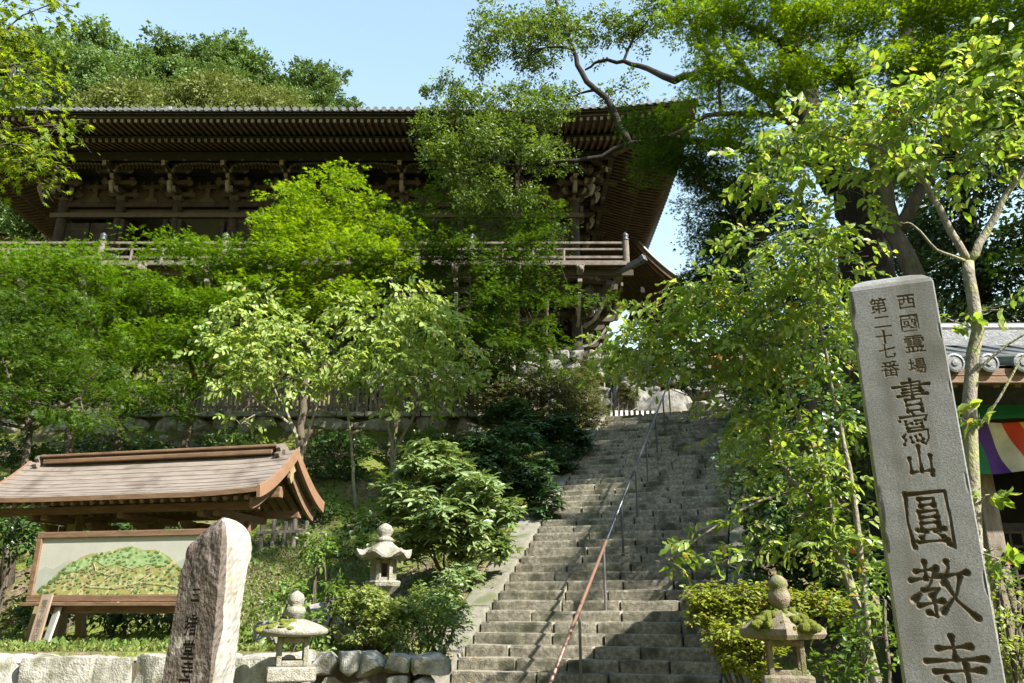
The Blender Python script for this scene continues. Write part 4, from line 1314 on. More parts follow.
def put_mesh(nm, me, loc, rz=0.0, first=[]):
    o = bpy.data.objects.new(nm, me); COL.objects.link(o); o.parent = hall; o.location = loc; o.rotation_euler = (0, 0, rz)
    return o
for me in (bm_, sm_):
    me.materials.append(M['fascia']); me.materials.append(M['chalk'])
for i in range(NB + 1):
    put_mesh('bracket', bm_, (-HWX + BAY * i, 0, 0))
for i in range(NB):
    put_mesh('strut_bracket', sm_, (-HWX + BAY * (i + .5), 0, 0))
for s_ in (-1, 1):
    for j in range(6):
        put_mesh('bracket', bm_, (s_ * HWX, BAY * j, .002), s_ * math.pi / 2)
    put_mesh('bracket', bm_, (s_ * HWX, 0, -.003), s_ * math.pi / 4)
    for j in range(5):
        put_mesh('strut_bracket', sm_, (s_ * HWX, BAY * (j + .5), .002), s_ * math.pi / 2)
# long arched arms between the bracket heads
mb = MB()
for i in range(NB):
    xc = -HWX + BAY * (i + .5)
    for s_ in (-1, 1):
        P = [(xc + s_ * 1.14, -1.22, 8.98), (xc + s_ * 1.05, -1.22, 9.22), (xc + s_ * .80, -1.22, 9.34), (xc, -1.22, 9.38)]
        for a, b in zip(P[:-1], P[1:]): mb.beam(a, b, .12, .09)
mb.build('bracket_arches', M['chalk'], hall)
mb = MB(); mb.box((0, -.62, 9.38), (2 * HWX + 1.2, .9, .04)); mb.box((0, -1.22, 9.28), (2 * HWX + 1, .05, .22)); mb.build('bracket_ceiling', M['old_wood'], hall)
mb = MB()
x = -HWX - .4
while x < HWX + .4:
    mb.box((x, -1.27, 9.24), (.05, .05, .30)); x += .16
mb.build('bracket_lattice', M['fascia'], hall)

# balcony
VY, VX = -2.1, HWX + 1.95
mb = MB()
mb.box((0, VY / 2, FLOOR), (2 * VX, -VY, .09))
for s_ in (-1, 1):
    mb.box((s_ * (HWX + VX) / 2, 6.5, FLOOR + .002), (VX - HWX, 13, .09))
mb.build('balcony_floor', M['rail_wood'], hall)
mb = MB()
mb.box((0, VY - .02, FLOOR - .10), (2 * VX + .06, .10, .16))
for s_ in (-1, 1): mb.box((s_ * (VX + .02), 6.5 - .03, FLOOR - .102), (.10, 13 - .1, .16))
mb.build('balcony_edge', M['rail_wood'], hall, bevel=.01)
mb = MB()
mb.box((0, VY + .45, FLOOR - .32), (2 * VX + .5, .16, .24)); mb.box((0, VY + 1.25, FLOOR - .62), (2 * VX - .6, .16, .24))
for s_ in (-1, 1): mb.box((s_ * (VX - .45), 6, FLOOR - .32), (.16, 13, .235)); mb.box((s_ * (VX - 1.2), 6, FLOOR - .62), (.16, 13, .235))
mb.build('balcony_beam', M['fascia'], hall)
for z, h, w in ((.20, .11, .10), (.55, .09, .10), (.84, .10, .09)):
    mb = MB()
    mb.box((0, VY + .06, FLOOR + z), (2 * VX - .1, w, h))
    for s_ in (-1, 1): mb.box((s_ * (VX - .06), 6.4, FLOOR + z + .002), (w, 12.8, h))
    mb.build('balcony_rail', M['rail_wood'], hall, bevel=.012)
pm = None
posts = [(-VX + .06, VY + .06), (VX - .06, VY + .06)] + [(-VX + .06 + 5.0 * i, VY + .06) for i in range(1, 5)] + [(VX - .06, 5.0), (-VX + .06, 5.0), (VX - .06, 10)]
posts = [p for p in posts if not (abs(p[0]) < 1e-6)]
for x, y in posts:
    if pm is None:
        mb = MB(); mb.lathe([(.13, FLOOR - .05), (.13, FLOOR + .95)], 14)
        pm = mb.build('balcony_post', M['rail_wood'], hall, (x, y, 0))
        mb = MB(); mb.lathe([(.135, FLOOR + .93), (.14, FLOOR + 1.0), (.12, FLOOR + 1.03), (.085, FLOOR + 1.06), (.13, FLOOR + 1.13), (.135, FLOOR + 1.19), (.08, FLOOR + 1.26), (.02, FLOOR + 1.33), (.002, FLOOR + 1.34)], 14)
        mb.build('post_cap', M['bronze'], pm, smooth=True)
    else:
        copy_tree(pm, hall).location = (x, y, 0)
sp_ = None
for i in range(21):
    x = -VX + .06 + 1.25 * i
    if abs((i * 1.25) % 5.0) < .01: continue
    if abs(x) > VX - .3: continue
    if sp_ is None:
        mb = MB(); mb.lathe([(.07, FLOOR), (.075, FLOOR + .12), (.055, FLOOR + .3), (.075, FLOOR + .5), (.085, FLOOR + .56)], 8)
        sp_ = mb.build('balcony_strut', M['rail_wood'], hall, (x, VY + .06, 0))
    else:
        copy_tree(sp_, hall).location = (x, VY + .06, 0)
for j in range(1, 9):
    copy_tree(sp_, hall).location = (VX - .06, VY + 1.25 * j, 0)
# brackets that carry the balcony on each column, and the carved noses of its beams
mb = MB()
z0 = FLOOR - 1.65
for k, (o, z) in enumerate(((.55, 0), (1.1, .42), (1.6, .84))):
    arm(mb, (0, -o / 2, z0 + z), (0, 1, 0), o + .7, .24, .17)
    block(mb, (0, -o, z0 + z + .22), .3, .18)
    arm(mb, (0, -o, z0 + z + .36), (1, 0, 0), 1.25, .2, .15)
    for x in (-.5, .5): block(mb, (x, -o, z0 + z + .52), .24, .13)
for P in ([(0, -.35, z0 - .5), (0, -.9, z0 - .35), (0, -1.3, z0 + .05), (0, -1.6, z0 + .5)],):
    for a, b in zip(P[:-1], P[1:]): mb.beam(a, b, .12, .10, 1)
vb = mb.mesh('balcony_bracket'); vb.materials.append(M['fascia']); vb.materials.append(M['chalk'])
for i in range(NB + 1): put_mesh('balcony_bracket', vb, (-HWX + BAY * i, 0, 0))
for j in range(1, 5): put_mesh('balcony_bracket', vb, (HWX, BAY * j, .002), math.pi / 2)
put_mesh('balcony_bracket', vb, (HWX, 0, -.003), math.pi / 4)
nm_ = MB()
nm_.rock((0, -.02, 0), (.30, .42, .36), amp=.05, seg=9, seed=4, rnd=2.6, freq=9)
nm_.rock((0, -.24, -.05), (.18, .22, .2), amp=.03, seg=7, seed=5, rnd=2.4, freq=12)
nm_.rock((.13, -.05, .16), (.1, .16, .14), amp=.02, seg=5, seed=6, rnd=2.4, freq=12); nm_.rock((-.13, -.05, .16), (.1, .16, .14), amp=.02, seg=5, seed=7, rnd=2.4, freq=12)
nme = nm_.mesh('carved_beam_nose'); nme.materials.append(M['rail_wood'])
for i in range(NB + 1): put_mesh('carved_beam_nose', nme, (-HWX + BAY * i, VY - .12, FLOOR - .42))
mb = MB(); mb.beam((VX - .5, VY + .5, FLOOR - .30), (VX + .45, VY - .45, FLOOR - .16), .22, .24); mb.beam((VX + .45, VY - .45, FLOOR - .16), (VX + .58, VY - .58, FLOOR - .08), .26, .3)
mb.build('corner_beam', M['bronze'], hall, bevel=.03)

# side porch whose curved roof shows past the corner
po = MB(); en = MB()
def pz(s, e=0.0): return 9.5 - 4.6 * s + 1.4 * s * s
px0, px1, py0, py1 = HWX + 3.4, HWX + 6.5, 6.8, 14.0
k = 0
y = py0
while y <= py1:
    pp = [(px0 + (px1 - px0) * s, y, pz(s) + .35 * (max(0, abs(y - (py0 + py1) / 2) / ((py1 - py0) / 2) - .4)) ** 2) for s in np.linspace(0, 1, 7)]
    for a, b in zip(pp[:-1], pp[1:]): po.beam(a, b, .11, .13)
    y += .27
po.build('porch_rafters', M['soffit_wood'], hall)
def prow(dz, inset=0.0):
    return [[(px0 + (px1 - px0 + inset) * s, y, pz(s) + dz + .35 * (max(0, abs(y - (py0 + py1) / 2) / ((py1 - py0) / 2) - .4)) ** 2) for s in np.linspace(0, 1, 9)] for y in np.linspace(py0 - .25, py1 + .2, 13)]
mb = MB()
a_, b_2 = prow(.09), prow(.34, .15)
for rows_, fl in ((a_, True), (b_2, False)):
    mb.add([p for r_ in rows_ for p in r_], [(i * 9 + j, i * 9 + j + 1, (i + 1) * 9 + j + 1, (i + 1) * 9 + j) for i in range(12) for j in range(8)], 0 if fl else 1)
for i in (0, 12):
    mb.add(a_[i] + b_2[i], [(j, j + 1, 9 + j + 1, 9 + j) for j in range(8)], 0)
mb.add([r_[8] for r_ in a_] + [r_[8] for r_ in b_2], [(j, j + 1, 13 + j + 1, 13 + j) for j in range(12)], 0)
pr = mb.build('porch_roof', [M['soffit_wood'], M['tile']], hall)
mb = MB()
for r_ in (b_2[0], b_2[12]):
    mb.tube([np.array(p) + np.array([0, 0, .05]) for p in r_], .10, 8)
for y in np.linspace(py0, py1, 28):
    pp = [(px0 + (px1 - px0 + .2) * s, y, pz(s) + .37 + .35 * (max(0, abs(y - (py0 + py1) / 2) / ((py1 - py0) / 2) - .4)) ** 2) for s in np.linspace(.0, 1, 6)]
    mb.tube(pp, .085, 7)
mb.build('porch_tile_rolls', M['tile'], pr)
mb = MB()
for y in (py0 + .8, py1 - .8):
    mb.lathe([(.2, 0), (.19, 6.2)], 14, (px1 - 1.2, y, 0))
mb.box((px1 - 1.2, (py0 + py1) / 2, 6.05), (.22, py1 - py0 - .6, .34)); mb.box((px1 - 2.4, (py0 + py1) / 2, 6.9), (.2, py1 - py0 - .6, .3))
mb.build('porch_frame', M['old_wood'], hall)

# ------------------------------------------------------------------ small tiled hall with the striped curtain
QX, QY, QZ = 4.12, 7.75, .75
qh = thing('tiled_hall', 'small temple hall with a grey tiled roof and a dark lattice front', 'temple', (QX, QY, QZ))
EZ = at(975, 372, 6.85)[2] - QZ
LEN = 7.0
mb = MB()
sl_ = math.tan(R(19.5)); X0 = -.22
ydep = 3.2
Vq = []
RDG = 1.15
for i, y in enumerate(np.linspace(-.9, RDG, 7)):
    z = EZ + .06 + (y + .9) * sl_ * (.86 + .04 * i)
    Vq += [(X0, y, z), (LEN, y, z)]
mb.add(Vq, [(2 * i, 2 * i + 1, 2 * i + 3, 2 * i + 2) for i in range(6)])
mb.add([(a, b, c - .09) for a, b, c in Vq], [(2 * i, 2 * i + 2, 2 * i + 3, 2 * i + 1) for i in range(6)])
mb.add([(X0, RDG, Vq[-1][2]), (LEN, RDG, Vq[-1][2]), (LEN, 3.2, EZ), (X0, 3.2, EZ)], [(0, 1, 2, 3)])
qr = mb.build('roof', M['tile'], qh)
mb, md = MB(), MB()
x = X0 + .06
while x < LEN:
    mb.tube([(x, Vq[2 * i][1] - (.03 if i == 0 else 0), Vq[2 * i][2] + .025) for i in range(7)], .072, 9)
    md.lathe([(.088, -.03), (.088, .0), (.07, .005), (.07, -.004), (.03, -.002), (.03, .006), (.002, .008)], 16)
    v_ = md.v[-1]; md.v[-1] = np.stack([v_[:, 0] + x, -.945 - v_[:, 2], v_[:, 1] + EZ + .075], -1)
    x += .305
mb.v += md.v; mb.f += [[i + mb.n for i in f] for f in md.f]; mb.m += md.m; mb.n += md.n
mb.build('roof_tiles', M['tile'], qr)
mb = MB(); 
for k in range(4): mb.box((LEN / 2 + X0 / 2, RDG, Vq[-1][2] + .03 + k * .055), (LEN - X0, .36 - .05 * k, .05))
mb.tube([(X0, RDG, Vq[-1][2] + .27), (LEN, RDG, Vq[-1][2] + .27)], .07, 10)
mb.build('ridge', M['tile'], qr)
mb = MB(); mb.box((LEN / 2 + X0 / 2, -.86, EZ - .03), (LEN - X0, .07, .13)); mb.build('fascia', M['shelter_wood'], qh)
mb = MB()
x = X0 + .08
while x < LEN:
    mb.beam((x, -.84, EZ - .09), (x, .2, EZ + .33), .055, .07); x += .19
mb.build('rafters', M['shelter_wood'], qh)
for i in range(5):
    mb = MB(); mb.box((.42 + i * 1.7, 0, 1.35), (.17, .17, 2.75)); mb.build('post', M['fence_wood'], qh, bevel=.012)
mb = MB(); mb.box((LEN / 2, -.02, 2.62), (LEN + .3, .14, .22)); mb.build('beam', M['shelter_wood'], qh, bevel=.01)
mb = MB(); mb.box((LEN / 2 + .2, .10, 1.56), (LEN - .2, .05, .10)); mb.box((LEN / 2 + .2, .10, .30), (LEN - .2, .06, .5)); mb.build('panel', M['old_wood'], qh)
mb = MB(); mb.box((LEN / 2 + .2, .7, 1.4), (LEN, .05, 2.8)); mb.box((.42, 1.3, 1.4), (.08, 2.4, 2.8)); mb.build('wall', M['dark'], qh)
for i in range(4):
    mb = MB()
    x0 = .42 + i * 1.7 + .085
    for k in range(13): mb.box((x0 + .02 + k * 1.49 / 12, .08, 1.05), (.022, .022, .98))
    for k in range(8): mb.box((x0 + .765, .082, .58 + k * .135), (1.53, .02, .022))
    mb.build('lattice', M['plaster'], qh)
# curtain of coloured stripes
cur = thing('striped_curtain', 'temple curtain of green, purple, white and red stripes under a green band', 'curtain', (QX + .1, QY - .32, QZ))
zt_, zb_ = EZ - .16, at(985, 476, 7.5)[2] - QZ
def cloth(nm, x0, x1, z0, z1, mt, slant=0.0):
    mb = MB(); n, m = 10, 8
    V_ = []
    for i in range(n + 1):
        for j in range(m + 1):
            s, t = i / n, j / m
            x = x0 + (x1 - x0) * s + slant * t
            V_.append((x, .045 * math.sin(x * 5.1 + t) * (.3 + t) + .035 * math.sin(x * 17 + 2 * t) * (.4 + t), z0 + (z1 - z0) * t + .03 * math.sin(x * 1.9) * t))
    mb.add(V_, [(i * (m + 1) + j, (i + 1) * (m + 1) + j, (i + 1) * (m + 1) + j + 1, i * (m + 1) + j + 1) for i in range(n) for j in range(m)])
    mb.build(nm, M['cloth_' + mt], cur, smooth=True)
cloth('top_band', -.15, LEN - .2, zt_, zt_ - .17, 'green')
order = ['yellow', 'green', 'purple', 'white', 'red']
x = -.15; i = 0
sw = .15
while x < LEN - .4:
    cloth('stripe', x, x + sw, zt_ - .17, zb_, order[i % 5], .14)
    x += sw; i += 1
# ------------------------------------------------------------------ plants
def tfan(outline, zc=0.0):
    n = len(outline)
    return np.array(outline, float), np.array([(0, i, i + 1) for i in range(1, n - 1)])
TEMPL = {}
TEMPL['bit'] = (np.array([[0, 0, 0], [.5, .27, .07], [1, 0, -.02], [.5, -.27, .07]], float), np.array([[0, 2, 1], [0, 3, 2]]))
def oval(w, droop=.10, fold=.08):
    c = [(0, 0, 0), (.30, 0, -.01), (.68, 0, -.03 - droop * .4), (1, 0, -.06 - droop)]
    s = [(.16, .30 * w, fold * .6), (.45, .5 * w, fold), (.78, .32 * w, fold * .6 - droop * .5)]
    V_ = c + s + [(x, -y, z) for x, y, z in s]
    T_ = [(0, 1, 4), (1, 5, 4), (1, 2, 5), (2, 6, 5), (2, 3, 6)]
    T_ += [(b_ if False else a, c_ if c_ < 4 else c_ + 3, b_ if b_ < 4 else b_ + 3) for a, b_, c_ in T_]
    return np.array(V_, float), np.array(T_)
TEMPL['oval'] = oval(.52)
TEMPL['lance'] = oval(.36, .12, .05)
TEMPL['broad'] = oval(.66, .06, .06)
_star = [(-.02, 0, 0)]
for i, (ang, ln) in enumerate([(-118, .52), (-68, .82), (-32, .95), (0, 1.0), (32, .95), (68, .82), (118, .52)]):
    if i:
        _star.append((.30 * math.cos(R(ang - 18)), .30 * math.sin(R(ang - 18)), .0))
    for da, f in ((-7, .55), (0, 1.0), (7, .55)):
        _star.append((ln * f * math.cos(R(ang + da)) * .62 + .18, ln * f * math.sin(R(ang + da)) * .62, -.10 * f * ln))
TEMPL['maple'] = tfan(_star)
_s5 = [(0, 0, 0)]
for i, (ang, ln) in enumerate([(-75, .7), (-36, .92), (0, 1.0), (36, .92), (75, .7)]):
    if i:
        _s5.append((.30 * math.cos(R(ang - 18)), .30 * math.sin(R(ang - 18)), .02))
    _s5.append((ln * math.cos(R(ang)), ln * math.sin(R(ang)), -.06))
TEMPL['star'] = tfan(_s5)

def leaf_arrays(P, X, Z, size, tn):
    V_, T_ = TEMPL[tn]
    X = nrm(X)
    Z = nrm(Z - (Z * X).sum(1, keepdims=True) * X)
    Y = np.cross(Z, X)
    A = P[:, None] + size[:, None, None] * (V_[None, :, 0, None] * X[:, None] + V_[None, :, 1, None] * Y[:, None] + V_[None, :, 2, None] * Z[:, None])
    k = len(V_)
    Tt = (np.arange(len(P)) * k)[:, None, None] + T_[None]
    return A.reshape(-1, 3), Tt.reshape(-1, 3)

def sprays(g, c, r, n, K, L, size, up=.75, flat=.5, droop=.25, shell=.45, whorl=False, hang=0.0, tilt=.45):
    """n little sprays of K leaves inside the ellipsoid (c, r)"""
    d = nrm(g.normal(size=(n, 3)))
    rad = g.uniform(0, 1, (n, 1)) ** shell
    rad = rad * (1 + .16 * wav(d, 3.2, int(g.integers(0, 40)))[:, None])
    p = c + d * rad * r
    ax = nrm(d * np.array([1, 1, flat]) + g.normal(size=(n, 3)) * np.array([.55, .55, .28]))
    nm = nrm(np.array([0, 0, 1.0]) * up + g.normal(size=(n, 3)) * tilt * (1.2 - up * .5) + d * .35 * (1 - up))
    nm = nrm(nm - (nm * ax).sum(1, keepdims=True) * ax)
    sd = np.cross(nm, ax)
    Ls = L * g.uniform(.6, 1.3, (n, 1))
    if whorl:
        th = (np.arange(K) * 2.399)[None, :, None] + g.uniform(0, 6.28, (n, 1, 1))
        tl = nrm(ax * .35 + np.array([0, 0, .8]))                                  # rosette axis
        u = nrm(np.cross(tl, ax + .01)); v = np.cross(tl, u)
        dirs = np.cos(th) * u[:, None] + np.sin(th) * v[:, None] + tl[:, None] * (g.uniform(-.25, .55, (n, K, 1)))
        P = np.repeat(p[:, None], K, 1) + dirs * .01
        N = tl[:, None] + .25 * g.normal(size=(n, K, 3))
        X = dirs
    else:
        s = (np.linspace(.12, 1, K)[None, :, None] + g.uniform(-.04, .04, (n, K, 1)))
        sgn = np.where(np.arange(K) % 2 == 0, 1.0, -1.0)[None, :, None]
        sgn = np.where(np.arange(K)[None, :, None] == K - 1, 0.0, sgn)
        bend = -droop * (s ** 2) * Ls[:, None]
        P = p[:, None] + ax[:, None] * (s * Ls[:, None]) + np.array([0, 0, 1.]) * bend
        X = ax[:, None] * (.62 + .38 * (sgn == 0)) + sd[:, None] * sgn * .85 + g.normal(size=(n, K, 3)) * .22 - np.array([0, 0, 1.]) * (droop * s + hang)
        N = nm[:, None] + g.normal(size=(n, K, 3)) * .30
    sz = size * g.uniform(.5, 1.32, (n, K))
    tips = p + ax * Ls - np.array([0, 0, 1.]) * droop * Ls
    return P.reshape(-1, 3), X.reshape(-1, 3), N.reshape(-1, 3), sz.ravel(), p, tips

def bez(a, b, c, n=7):
    t = np.linspace(0, 1, n)[:, None]
    return (1 - t) ** 2 * a + 2 * t * (1 - t) * b + t * t * c

LCO = dict(bit=.27, oval=.36, lance=.2, broad=.45, maple=.35, star=.5)
def plant(name, label, cat, base, stems, blobs, leaf='bit', mat='maple', bark='bark', K=9, L=.32, size=.06, lai=3.0, dens=0, seed=0, group=None, sub=5, twig=.0, limb=.035, whorl=False, up=.75, flat=.5, droop=.25, shell=.45, hang=0.0, tilt=.45, trunk_name='trunk', crown_name='crown', connect=True, twig_r=.004, clump=None, jit=.12):
    """stems: [(points, r0, r1)]; blobs: [(centre, (rx, ry, rz), weight)] in world coordinates. One thing: trunk (limbs and twigs) and crown."""
    g = np.random.default_rng(seed + 17)
    base = np.array(base, float)
    t = thing(name, label, cat, tuple(base), 0, group)
    wood = MB()
    nodes, nrad = [], []
    for pts, r0, r1 in stems:
        pts = np.array(pts, float)
        # smooth the line a little
        tt = np.linspace(0, len(pts) - 1, max(5, 4 * (len(pts) - 1) + 1))
        q = np.stack([np.interp(tt, np.arange(len(pts)), pts[:, k]) for k in range(3)], 1)
        for _ in range(2):
            q[1:-1] = (q[:-2] + 2 * q[1:-1] + q[2:]) / 4
        q[1:-1] += g.normal(size=(len(q) - 2, 3)) * r0 * .22
        rr = np.linspace(r0, r1, len(q))
        if r0 > .05 and abs(q[0][2] - base[2]) < .3: rr[0] *= 1.35
        wood.tube(q - base, rr, 10 if r0 > .03 else 6)
        nodes += list(q[1:]); nrad += list(rr[1:])
    LP, LX, LN, LS = [], [], [], []
    order = sorted(range(len(blobs)), key=lambda i: min([np.linalg.norm(blobs[i][0] - n_) for n_ in nodes]) if nodes else 0)
    for i in order:
        c, r, w = blobs[i]
        c, r = np.array(c, float), np.array(r, float)
        area = math.pi * (r[0] * r[1] + r[0] * r[2] + r[1] * r[2]) / 3
        n = max(4, int(lai * w * area / (K * LCO[leaf] * size * size)))
        if clump:
            # foliage gathers in smaller clumps over the limb's reach
            nc_, rf, zf_ = clump
            d = nrm(g.normal(size=(nc_, 3)))
            cc = c + d * r * (g.uniform(.25, 1, (nc_, 1)) ** .6) * (1 - rf * .5)
            sets = [(q_, r * np.array([rf, rf, zf_]) * g.uniform(.7, 1.25), max(3, n // nc_)) for q_ in cc]
        else:
            sets = [(c, r, n)]
        p0, tips = [], []
        for c_k, r_k, n_k in sets:
            P, X, N, S, p_, t_ = sprays(g, c_k, r_k, n_k, K, min(L, 1.1 * float(r_k.max())), size, up, flat, droop, shell, whorl, hang, tilt)
            P = P + g.normal(size=P.shape) * jit * L
            LP.append(P); LX.append(X); LN.append(N); LS.append(S); p0.append(p_); tips.append(t_)
        p0, tips = np.concatenate(p0), np.concatenate(tips)
        if connect and nodes:
            nd = np.array(nodes)
            dist = np.linalg.norm(nd - c, axis=1) + .8 * np.maximum(0, nd[:, 2] - c[2])
            j = int(dist.argmin())
            a, ra = nd[j], nrad[j]
            r0 = min(ra * .75, limb * (1 + .5 * r.max()))
            mid = (a + c) / 2 + np.array([0, 0, .12]) * np.linalg.norm(c - a) + g.normal(size=3) * .06 * np.linalg.norm(c - a)
            q = bez(a, mid, c, 8)
            wood.tube(q - base, np.linspace(r0, r0 * .4, 8), 7, caps=False)
            nodes += list(q[2:]); nrad += list(np.linspace(r0, r0 * .4, 8)[2:])
            for s_ in range(sub):
                d = nrm(g.normal(size=3)) * np.array([1, 1, .7])
                e = c + d * r * g.uniform(.55, .9)
                s0 = q[int(g.integers(3, 8))]
                m2 = (s0 + e) / 2 + g.normal(size=3) * .08 * r.max()
                wood.tube(bez(s0, m2, e, 5) - base, np.linspace(r0 * .4, max(.003, r0 * .1), 5), 5, caps=False)
        if twig:
            sel = g.random(len(p0)) < twig
            for a, b in zip(p0[sel], tips[sel]):
                wood.tube(np.array([a, (a + b) / 2 + np.array([0, 0, .03]), b]) - base, [twig_r, twig_r * .8, twig_r * .4], 3, caps=False)
    if wood.v:
        wood.build(trunk_name, M[bark], t, smooth=True)
    V_, T_ = leaf_arrays(np.concatenate(LP) - base, np.concatenate(LX), np.concatenate(LN), np.concatenate(LS), leaf)
    link(crown_name, tri_mesh(crown_name, V_, T_), M[mat], t)
    return t

def B(px, py, Y, rx, ry=None, w=1.0, ky=1.0):
    """a clump of foliage at forward distance Y, its radii read off the photograph and turned into metres there"""
    c = at(px, py, Y)
    k = depth_of(c) / FPX
    ry = rx if ry is None else ry
    return (c, (rx * k, rx * k * ky, ry * k / .95), w)
def Pp(*a):
    return [at(*q) for q in a]

# maples in a row below the retaining wall
def maple(px, pyb, Y, label, fork, blobs, mat='maple', seed=0, r0=.13, size=.10, lai=3.0, **kw):
    base = at(px, pyb, Y)
    base[2] = float(gh(base[0], base[1])) - .1
    stems = [([base] + [at(*q) for q in fork[0]], r0, r0 * .5)]
    for f in fork[1:]:
        stems.append(([at(*q) for q in f], r0 * .62, r0 * .25))
    return plant('maple_tree', label, 'tree', base, stems, blobs, leaf='star', mat=mat, size=size, lai=lai, seed=seed, group='maples below the great hall', K=7, L=.30, up=.92, flat=.22, droop=.25, clump=(10, .46, .20), **kw)

maple(28, 470, 17.5, 'low spreading maple with a forked trunk behind the shelter ridge', [[(30, 430, 17.5)], [(30, 430, 17.5), (12, 395, 17.3), (0, 350, 17)], [(30, 430, 17.5), (60, 408, 17.2), (80, 398, 17)]],
      [B(20, 402, 16.6, 55, 16), B(85, 418, 16.4, 50, 12, .9), B(-20, 350, 17, 55, 30), B(45, 352, 17, 55, 34), B(5, 300, 17.5, 50, 30), B(60, 300, 17.6, 45, 30), B(-30, 420, 16.5, 40, 18), B(100, 372, 16.8, 34, 18)], 'maple_dark', 1)
maple(122, 448, 20, 'dense green maple standing before the fence beside the forked one', [[(120, 420, 20), (126, 380, 20)], [(126, 385, 20), (90, 330, 19.8)], [(126, 385, 20), (160, 330, 19.8)]],
      [B(105, 395, 19, 42, 20), B(150, 350, 19.4, 46, 30), B(100, 330, 19.5, 46, 34), B(60, 270, 20, 50, 26), B(130, 285, 20, 54, 34), B(20, 262, 20.5, 45, 22), B(175, 390, 19, 34, 18), B(90, 262, 20.5, 40, 18)], 'maple', 2)
maple(186, 440, 20.5, 'maple with a slanting dark trunk in front of the fence slats', [[(190, 415, 20.5), (200, 385, 20.5)], [(198, 390, 20.5), (180, 330, 20.3)], [(198, 390, 20.5), (236, 330, 20.3)]],
      [B(200, 345, 19.9, 46, 30), B(190, 290, 20.3, 50, 34), B(240, 310, 20, 44, 34), B(170, 252, 20.6, 44, 14), B(215, 258, 20.6, 46, 22), B(150, 300, 20, 36, 26), B(225, 375, 19.7, 30, 16), B(240, 262, 20.2, 30, 16), B(200, 320, 19.8, 46, 26), B(255, 345, 20, 30, 24)], 'maple', 3)
maple(70, 455, 19, 'low dark maple filling the gap under the others before the fence', [[(72, 425, 19), (75, 400, 18.8)], [(74, 405, 18.8), (30, 385, 18.6)]],
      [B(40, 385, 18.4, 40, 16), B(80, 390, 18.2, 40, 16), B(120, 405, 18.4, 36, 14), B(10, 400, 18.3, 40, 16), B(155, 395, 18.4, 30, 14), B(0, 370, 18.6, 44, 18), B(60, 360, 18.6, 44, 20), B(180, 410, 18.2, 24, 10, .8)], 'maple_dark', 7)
maple(300, 452, 21, 'tall bright maple reaching up to the balcony of the great hall', [[(302, 410, 21), (310, 340, 21), (318, 270, 21)], [(308, 350, 21), (280, 300, 20.8)], [(310, 330, 21), (352, 280, 20.8)]],
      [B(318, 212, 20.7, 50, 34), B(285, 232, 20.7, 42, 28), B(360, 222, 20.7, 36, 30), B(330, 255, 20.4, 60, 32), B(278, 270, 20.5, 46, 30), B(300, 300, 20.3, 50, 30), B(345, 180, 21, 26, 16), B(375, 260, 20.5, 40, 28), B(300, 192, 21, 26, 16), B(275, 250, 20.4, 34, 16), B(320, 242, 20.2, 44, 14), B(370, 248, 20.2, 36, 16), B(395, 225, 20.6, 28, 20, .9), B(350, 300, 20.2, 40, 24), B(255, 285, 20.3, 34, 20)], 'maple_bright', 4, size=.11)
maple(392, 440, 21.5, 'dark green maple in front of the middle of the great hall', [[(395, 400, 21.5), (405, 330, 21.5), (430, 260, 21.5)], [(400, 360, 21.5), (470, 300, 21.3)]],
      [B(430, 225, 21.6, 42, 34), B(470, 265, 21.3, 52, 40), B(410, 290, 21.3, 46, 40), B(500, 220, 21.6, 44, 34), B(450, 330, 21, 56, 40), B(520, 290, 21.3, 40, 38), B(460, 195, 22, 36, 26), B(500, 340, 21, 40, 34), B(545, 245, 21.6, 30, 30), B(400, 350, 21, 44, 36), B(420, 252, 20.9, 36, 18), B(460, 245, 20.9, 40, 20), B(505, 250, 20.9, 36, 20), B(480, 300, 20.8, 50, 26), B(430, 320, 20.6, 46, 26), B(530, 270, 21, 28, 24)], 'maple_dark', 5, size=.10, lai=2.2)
maple(540, 420, 23, 'thin maple reaching over the stilts near the corner of the great hall', [[(545, 370, 23), (548, 300, 23)]],
      [B(550, 215, 23.3, 30, 24, .5), B(520, 320, 22.8, 40, 34, .8), B(560, 300, 23, 30, 20, .5), B(490, 380, 22.5, 46, 20), B(545, 345, 22.8, 34, 22, .5), B(600, 300, 23.4, 26, 10, .4), B(510, 365, 22.4, 44, 18), B(560, 375, 22.3, 34, 14), B(480, 350, 22.4, 40, 26)], 'maple_dark', 6, r0=.08, size=.11)
